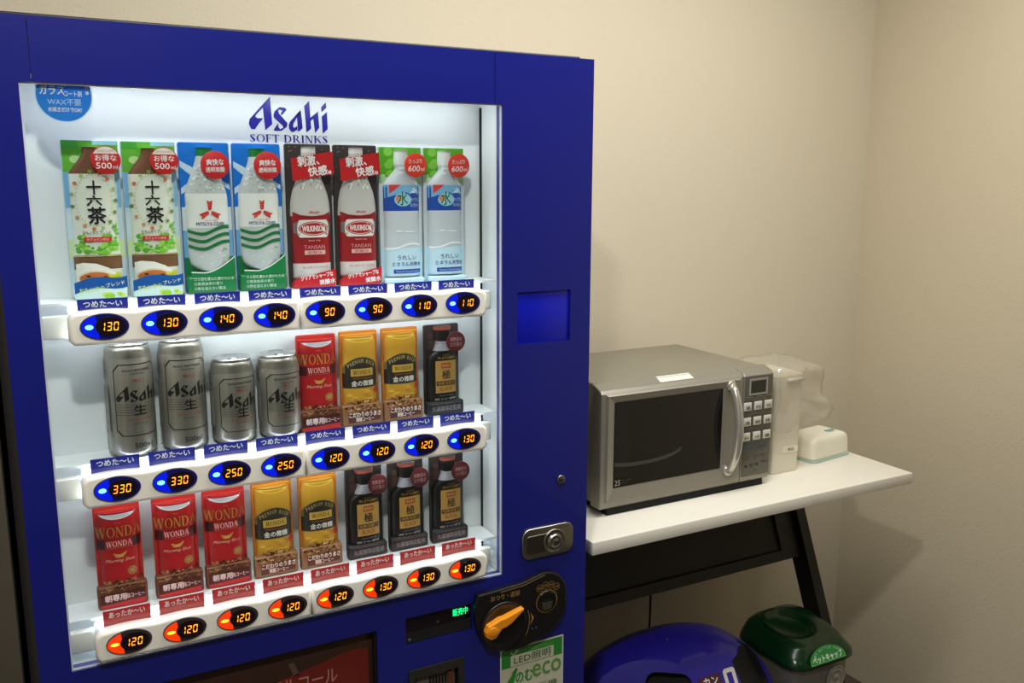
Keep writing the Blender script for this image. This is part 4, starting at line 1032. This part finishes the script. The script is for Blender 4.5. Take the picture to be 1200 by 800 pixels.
# wet wipes case
WC = thing('wipes_case', 'small white wet wipes case with pale teal edge on the desk', 'case', (1.802, .300, DT), math.radians(7))
b = MB(); b.prism(rrect(-.0800, .0800, -.050, .050, .014), .0004, .0060, mat('teal_trim', (176, 200, 194), .4), axis='z', bev=.001); obj('case_base', b, WC, local=True, label='pale teal base')
t = bmesh.new(); rings = []
pp = rrect(-.0780, .0780, -.048, .048, .016, 6)
for z, s_ in ((.0062, 1), (.012, 1.0), (.046, .965), (.054, .93), (.060, .86), (.064, .72), (.0665, .50), (.0675, .25)):
    rings.append([t.verts.new((p[0] * s_, p[1] * s_, z + (.004 * (1 - (p[0] / .078) ** 2) if z > .05 else 0))) for p in pp])
for a_, c_ in zip(rings, rings[1:]):
    for k in range(len(pp)): t.faces.new([a_[k], a_[(k + 1) % len(pp)], c_[(k + 1) % len(pp)], c_[k]])
t.faces.new(rings[0][::-1]); t.faces.new(rings[-1]); bmesh.ops.recalc_face_normals(t, faces=t.faces[:])
b = MB(); b.merge(t, mat('case_white', (238, 234, 218), .35), True); obj('case_lid', b, WC, local=True)
b = MB(); b.prism(ell(0, 0, .019, .010, 24, PI, 2 * PI), .0, .0022, mat('teal_tab', (128, 164, 158), .35), axis='z', bev=.0006)
bmesh.ops.rotate(b.bm, verts=b.bm.verts[:], cent=(0, 0, 0), matrix=Matrix.Rotation(.28, 3, 'X'))
bmesh.ops.translate(b.bm, verts=b.bm.verts[:], vec=(.020, -.018, .0688)); obj('release_tab', b, WC, local=True, label='teal release tab')

# ------------------------------------------------------------------ recycling bins
def boolean_cut(o, cutters):
    for cu in cutters:
        md = o.modifiers.new('cut', 'BOOLEAN'); md.operation = 'DIFFERENCE'; md.object = cu; md.solver = 'EXACT'; md.material_mode = 'TRANSFER'
    dg = bpy.context.evaluated_depsgraph_get(); dg.update()
    me = bpy.data.meshes.new_from_object(o.evaluated_get(dg)); o.modifiers.clear(); o.data = me
    for cu in cutters: bpy.data.objects.remove(cu)
def superring(cx, cy, rx, ry, n, N=48):
    out = []
    for k in range(N):
        a = 2 * PI * k / N; c, s_ = cos(a), sin(a)
        out.append((cx + rx * math.copysign(abs(c) ** (2 / n), c), cy + ry * math.copysign(abs(s_) ** (2 / n), s_)))
    return out
BN = thing('recycling_bin', 'blue recycling bin for cans with a domed lid under the desk', 'bin', (1.33, .31, 0))
bx, by = 1.315, .272
b = MB(); t = bmesh.new(); rings = []
for z, s_ in ((.0, .84), (.01, .86), (.30, .95), (.315, .95)):
    rings.append([t.verts.new((p[0], p[1], z)) for p in superring(bx, by, .250 * s_, .158 * s_, 5)])
for a_, c_ in zip(rings, rings[1:]):
    for k in range(48): t.faces.new([a_[k], a_[(k + 1) % 48], c_[(k + 1) % 48], c_[k]])
t.faces.new(rings[0][::-1]); t.faces.new(rings[-1]); bmesh.ops.recalc_face_normals(t, faces=t.faces[:])
b.merge(t, M_binblue, True); obj('bin_body', b, BN)
b = MB(); t = bmesh.new(); rings = []
for z, s_, n in ((.316, 1.0, 5), (.332, 1.02, 4.5), (.37, 1.01, 3.6), (.405, .97, 3), (.435, .89, 2.7), (.460, .79, 2.5), (.480, .67, 2.3), (.495, .53, 2.2), (.505, .38, 2.1), (.511, .22, 2), (.513, .08, 2)):
    rings.append([t.verts.new((p[0], p[1], z)) for p in superring(bx, by, .260 * s_, .165 * s_, n)])
for a_, c_ in zip(rings, rings[1:]):
    for k in range(48): t.faces.new([a_[k], a_[(k + 1) % 48], c_[(k + 1) % 48], c_[k]])
t.faces.new(rings[0][::-1]); t.faces.new(rings[-1]); bmesh.ops.recalc_face_normals(t, faces=t.faces[:])
for f in t.faces: f.smooth = True
def slab_cut(co, no):
    r = bmesh.ops.bisect_plane(t, geom=t.verts[:] + t.edges[:] + t.faces[:], plane_co=co, plane_no=no, clear_outer=True, dist=1e-6)
    ed = [g for g in r['geom_cut'] if isinstance(g, bmesh.types.BMEdge)]
    bmesh.ops.contextual_create(t, geom=ed)
slab_cut((1.35, .187, .494), (0, -.86, .50))            # sloping front face
slab_cut((1.445, .187, .494), (.50, -.70, .50))         # right corner face
slab_cut((1.262, .187, .494), (-.50, -.70, .50))        # left corner face
sm = [f.smooth for f in t.faces]
i_ = b.mi(M_binblue); vm = {v: b.bm.verts.new(v.co) for v in t.verts}
for f in t.faces:
    nf = b.bm.faces.new([vm[v] for v in f.verts]); nf.smooth = f.smooth and len(f.verts) == 4
t.free()
LID = obj('bin_lid', b, BN)
def cutter(pts, c, n, up, depth, m=M_blacksoft):
    n = Vector(n).normalized(); up = Vector(up); up = (up - n * up.dot(n)).normalized(); rt_ = up.cross(n)
    mb = MB(); tt = bmesh.new(); v0 = [tt.verts.new(Vector(c) + rt_ * p[0] + up * p[1] + n * .03) for p in pts]; v1 = [tt.verts.new(Vector(c) + rt_ * p[0] + up * p[1] - n * depth) for p in pts]
    tt.faces.new(v0); tt.faces.new(v1[::-1])
    for i in range(len(pts)): tt.faces.new([v0[i], v1[i], v1[(i + 1) % len(pts)], v0[(i + 1) % len(pts)]])
    bmesh.ops.recalc_face_normals(tt, faces=tt.faces[:]); mb.merge(tt, m)
    return obj('cutter', mb, BN)
cR = cutter(rrect(-.055, .065, -.075, .050, .020), (1.496, .145, .452), (.50, -.70, .50), (0, 0, 1), .05)
cL = cutter(rrect(-.062, .048, -.065, .046, .026), (1.222, .150, .448), (-.50, -.70, .50), (0, 0, 1), .05)
boolean_cut(LID, [cR, cL])
b = MB()
nF = Vector((0, -.86, .50)).normalized(); upF = Vector((0, .50, .86)).normalized()
base_pt = Vector((1.358, .187, .494)) - upF * .060 + nF * .0006
class FA(Art):
    def pt(s, u, v, off): return base_pt + Vector((1, 0, 0)) * u + upF * (v - .5) + nF * off
A = FA(b, 1, 1, base=.0002, step=.00006)
A.raw([(-.050, .4845), (.014, .4845), (.014, .5145), (-.050, .5145)], [(0, 1, 2, 3)], ink(84, 36, 44))
A.text('カン', .5 - .016, 1 - .5015, .042, .019, WH, bold=.03); A.text('CAN', .5 - .016, 1 - .4875, .012, .005, ink(200, 170, 170))
MG = [(.024, .478), (.034, .478), (.034, .508), (.050, .508), (.050, .478), (.060, .478), (.060, .513), (.055, .518), (.029, .518), (.024, .513)]
A.raw(MG, [tuple(range(len(MG)))], ink(232, 226, 214))
obj('can_sign', b, LID)
b = MB(); b.cyl((1.29, .262, .5118), .0025, .004, M_chrome, 'z', 10); obj('rivet', b, LID)

GB = thing('bottle_cap_bin', 'clear bin with a dark green lid for bottle caps, right of the blue bin', 'bin', (1.722, .262, 0))
gx, gy, gr, gq = 1.717, .255, .113, .116
GZ = -.050
b = MB(); t = bmesh.new(); rings = []
for z, s_ in ((.0, .84), (.01, .86), (.35, .93), (.394, .94)):
    rings.append([t.verts.new((p[0], p[1], z)) for p in superring(gx, gy, gr * s_, gq * s_, 4.5)])
for a_, c_ in zip(rings, rings[1:]):
    for k in range(48): t.faces.new([a_[k], a_[(k + 1) % 48], c_[(k + 1) % 48], c_[k]])
t.faces.new(rings[0][::-1]); bmesh.ops.recalc_face_normals(t, faces=t.faces[:])
b.merge(t, clear('smoky_clear_plastic', (176, 170, 150), (255, 250, 240), .1, .14, .16), True); obj('clear_body', b, GB)
b = MB(); t = bmesh.new(); rings = []
prof = [(.393, 1.0, 5), (.396, 1.03, 5), (.410, 1.02, 4.6), (.432, .93, 4.2), (.446, .84, 3.8), (.453, .76, 3.4), (.456, .66, 3), (.457, .58, 2.4), (.454, .54, 2.1), (.446, .50, 2.0), (.442, .44, 2), (.442, .02, 2)]
for z, s_, n in prof:
    off = 1 if s_ > .6 else 0
    cx_ = gx - (0 if off else .018); cy_ = gy + (0 if off else .012)
    rings.append([t.verts.new((p[0], p[1], z + .012 * (p[1] - gy) / gq * (1 if z > .42 else 0))) for p in superring(cx_, cy_, gr * s_, gq * s_, n)])
for a_, c_ in zip(rings, rings[1:]):
    for k in range(48): t.faces.new([a_[k], a_[(k + 1) % 48], c_[(k + 1) % 48], c_[k]])
t.faces.new(rings[0][::-1]); t.faces.new(rings[-1]); bmesh.ops.recalc_face_normals(t, faces=t.faces[:])
b.merge(t, M_bingreen, True)
GL_ = obj('green_lid', b, GB)
# arched badge on the lid front
nG = Vector((0, -.86, .50)).normalized(); upG = Vector((0, .50, .86)).normalized(); bG = Vector((1.708, gy - gq * .975, .424)) + nG * .004
class GA(Art):
    def pt(s, u, v, off): return bG + Vector((1, 0, 0)) * u * 1.32 + upG * (v - .5) * 1.32 + nG * off
b = MB(); A = GA(b, 1, 1, base=.0004, step=.00008)
o_ = [(-.046, .487)] + [(.046 * -cos(PI * k / 18), .491 + .026 * sin(PI * k / 18)) for k in range(19)] + [(.046, .487)]
A.raw([(x, (y-.5)+.5) for x, y in o_], [tuple(range(len(o_)))], ink(96, 170, 96)); o2 = [(x * .96, .4885 + (y - .487) * .94) for x, y in o_]; A.raw(o2, [tuple(range(len(o2)))], ink(38, 132, 62))
A.text('ペットキャップ', .5, 1 - .4955, .078, .013, ink(226, 240, 220), bold=.03)
for k, ch in enumerate('PET BOTTLE CAPS'):
    if ch == ' ': continue
    a = PI * (.85 - .05 * k); A.text(ch, .5 + .036 * cos(a), 1 - (.492 + .0205 * sin(a)), .0035, .0045, ink(170, 220, 170), rot=a - PI / 2, bold=.02)
obj('cap_sign', b, GL_, label='bright green arched sign')
b = MB(); mt = Matrix.Translation((1.755, gy - gq * .945, .345)) @ Matrix.Rotation(PI / 2, 4, 'X')
b.lathe([(.034, 0), (.034, .0012), (.031, .0016), (.030, .0004), (.024, .0004), (.023, .0012), (.021, .0012), (.020, .0004), (.006, .0004), (.005, .0014), (.001, .0014)], clear('clear_ring', (150, 146, 130), (255, 255, 250), .15, .3, .25), 32, mt)
obj('round_emblem', b, GB)

# ------------------------------------------------------------------ light
def area(name, loc, size, power, rgb, target=None, sy=None, spread=None):
    l = bpy.data.lights.new(name, 'AREA'); l.energy = power; l.color = rgb; l.size = size
    if sy: l.shape = 'RECTANGLE'; l.size_y = sy
    o = bpy.data.objects.new(name, l); COL.objects.link(o); o.location = loc
    if target: o.rotation_euler = (Vector(target) - Vector(loc)).to_track_quat('-Z', 'Y').to_euler()
    return o
WARM = (1.0, .985, .93)
area('ceiling_lamp', (1.10, -.24, CZ - .02), 1.5, 25.5, WARM, sy=.30)
area('ceiling_lamp', (.04, -1.05, CZ - .02), .10, 21.0, WARM)
area('ceiling_lamp', (1.2, -2.2, CZ - .02), .6, 1.0, WARM)  # unseen fill light, added from the front of the room
w = bpy.data.worlds.new('world'); w.use_nodes = True; sc.world = w
w.node_tree.nodes['Background'].inputs[0].default_value = (.9, .85, .75, 1); w.node_tree.nodes['Background'].inputs[1].default_value = .06

# ------------------------------------------------------------------ camera
yaw, pit, rol = .4893, .1752, -.0021
fwd = Vector((sin(yaw) * cos(pit), cos(yaw) * cos(pit), -sin(pit))); rt = Vector((cos(yaw), -sin(yaw), 0)); dn = fwd.cross(rt)
r2 = rt * cos(rol) + dn * sin(rol); d2 = -rt * sin(rol) + dn * cos(rol)
cam = bpy.data.cameras.new('camera'); co_ = bpy.data.objects.new('camera', cam); COL.objects.link(co_); sc.camera = co_
cam.sensor_width = 36; cam.lens = 1045.55 / 1200 * 36; cam.clip_start = .02
m3 = Matrix((r2, -d2, -fwd)).transposed()
co_.matrix_world = Matrix.Translation((.0028, -1.3448, 1.6114)) @ m3.to_4x4()

vs = sc.view_settings; vs.view_transform = 'Standard'; vs.look = 'None'; vs.gamma = 1; vs.use_curve_mapping = False; vs.exposure = 0
sc.cycles.use_denoising = True
sc.cycles.max_bounces = 8; sc.cycles.transparent_max_bounces = 12
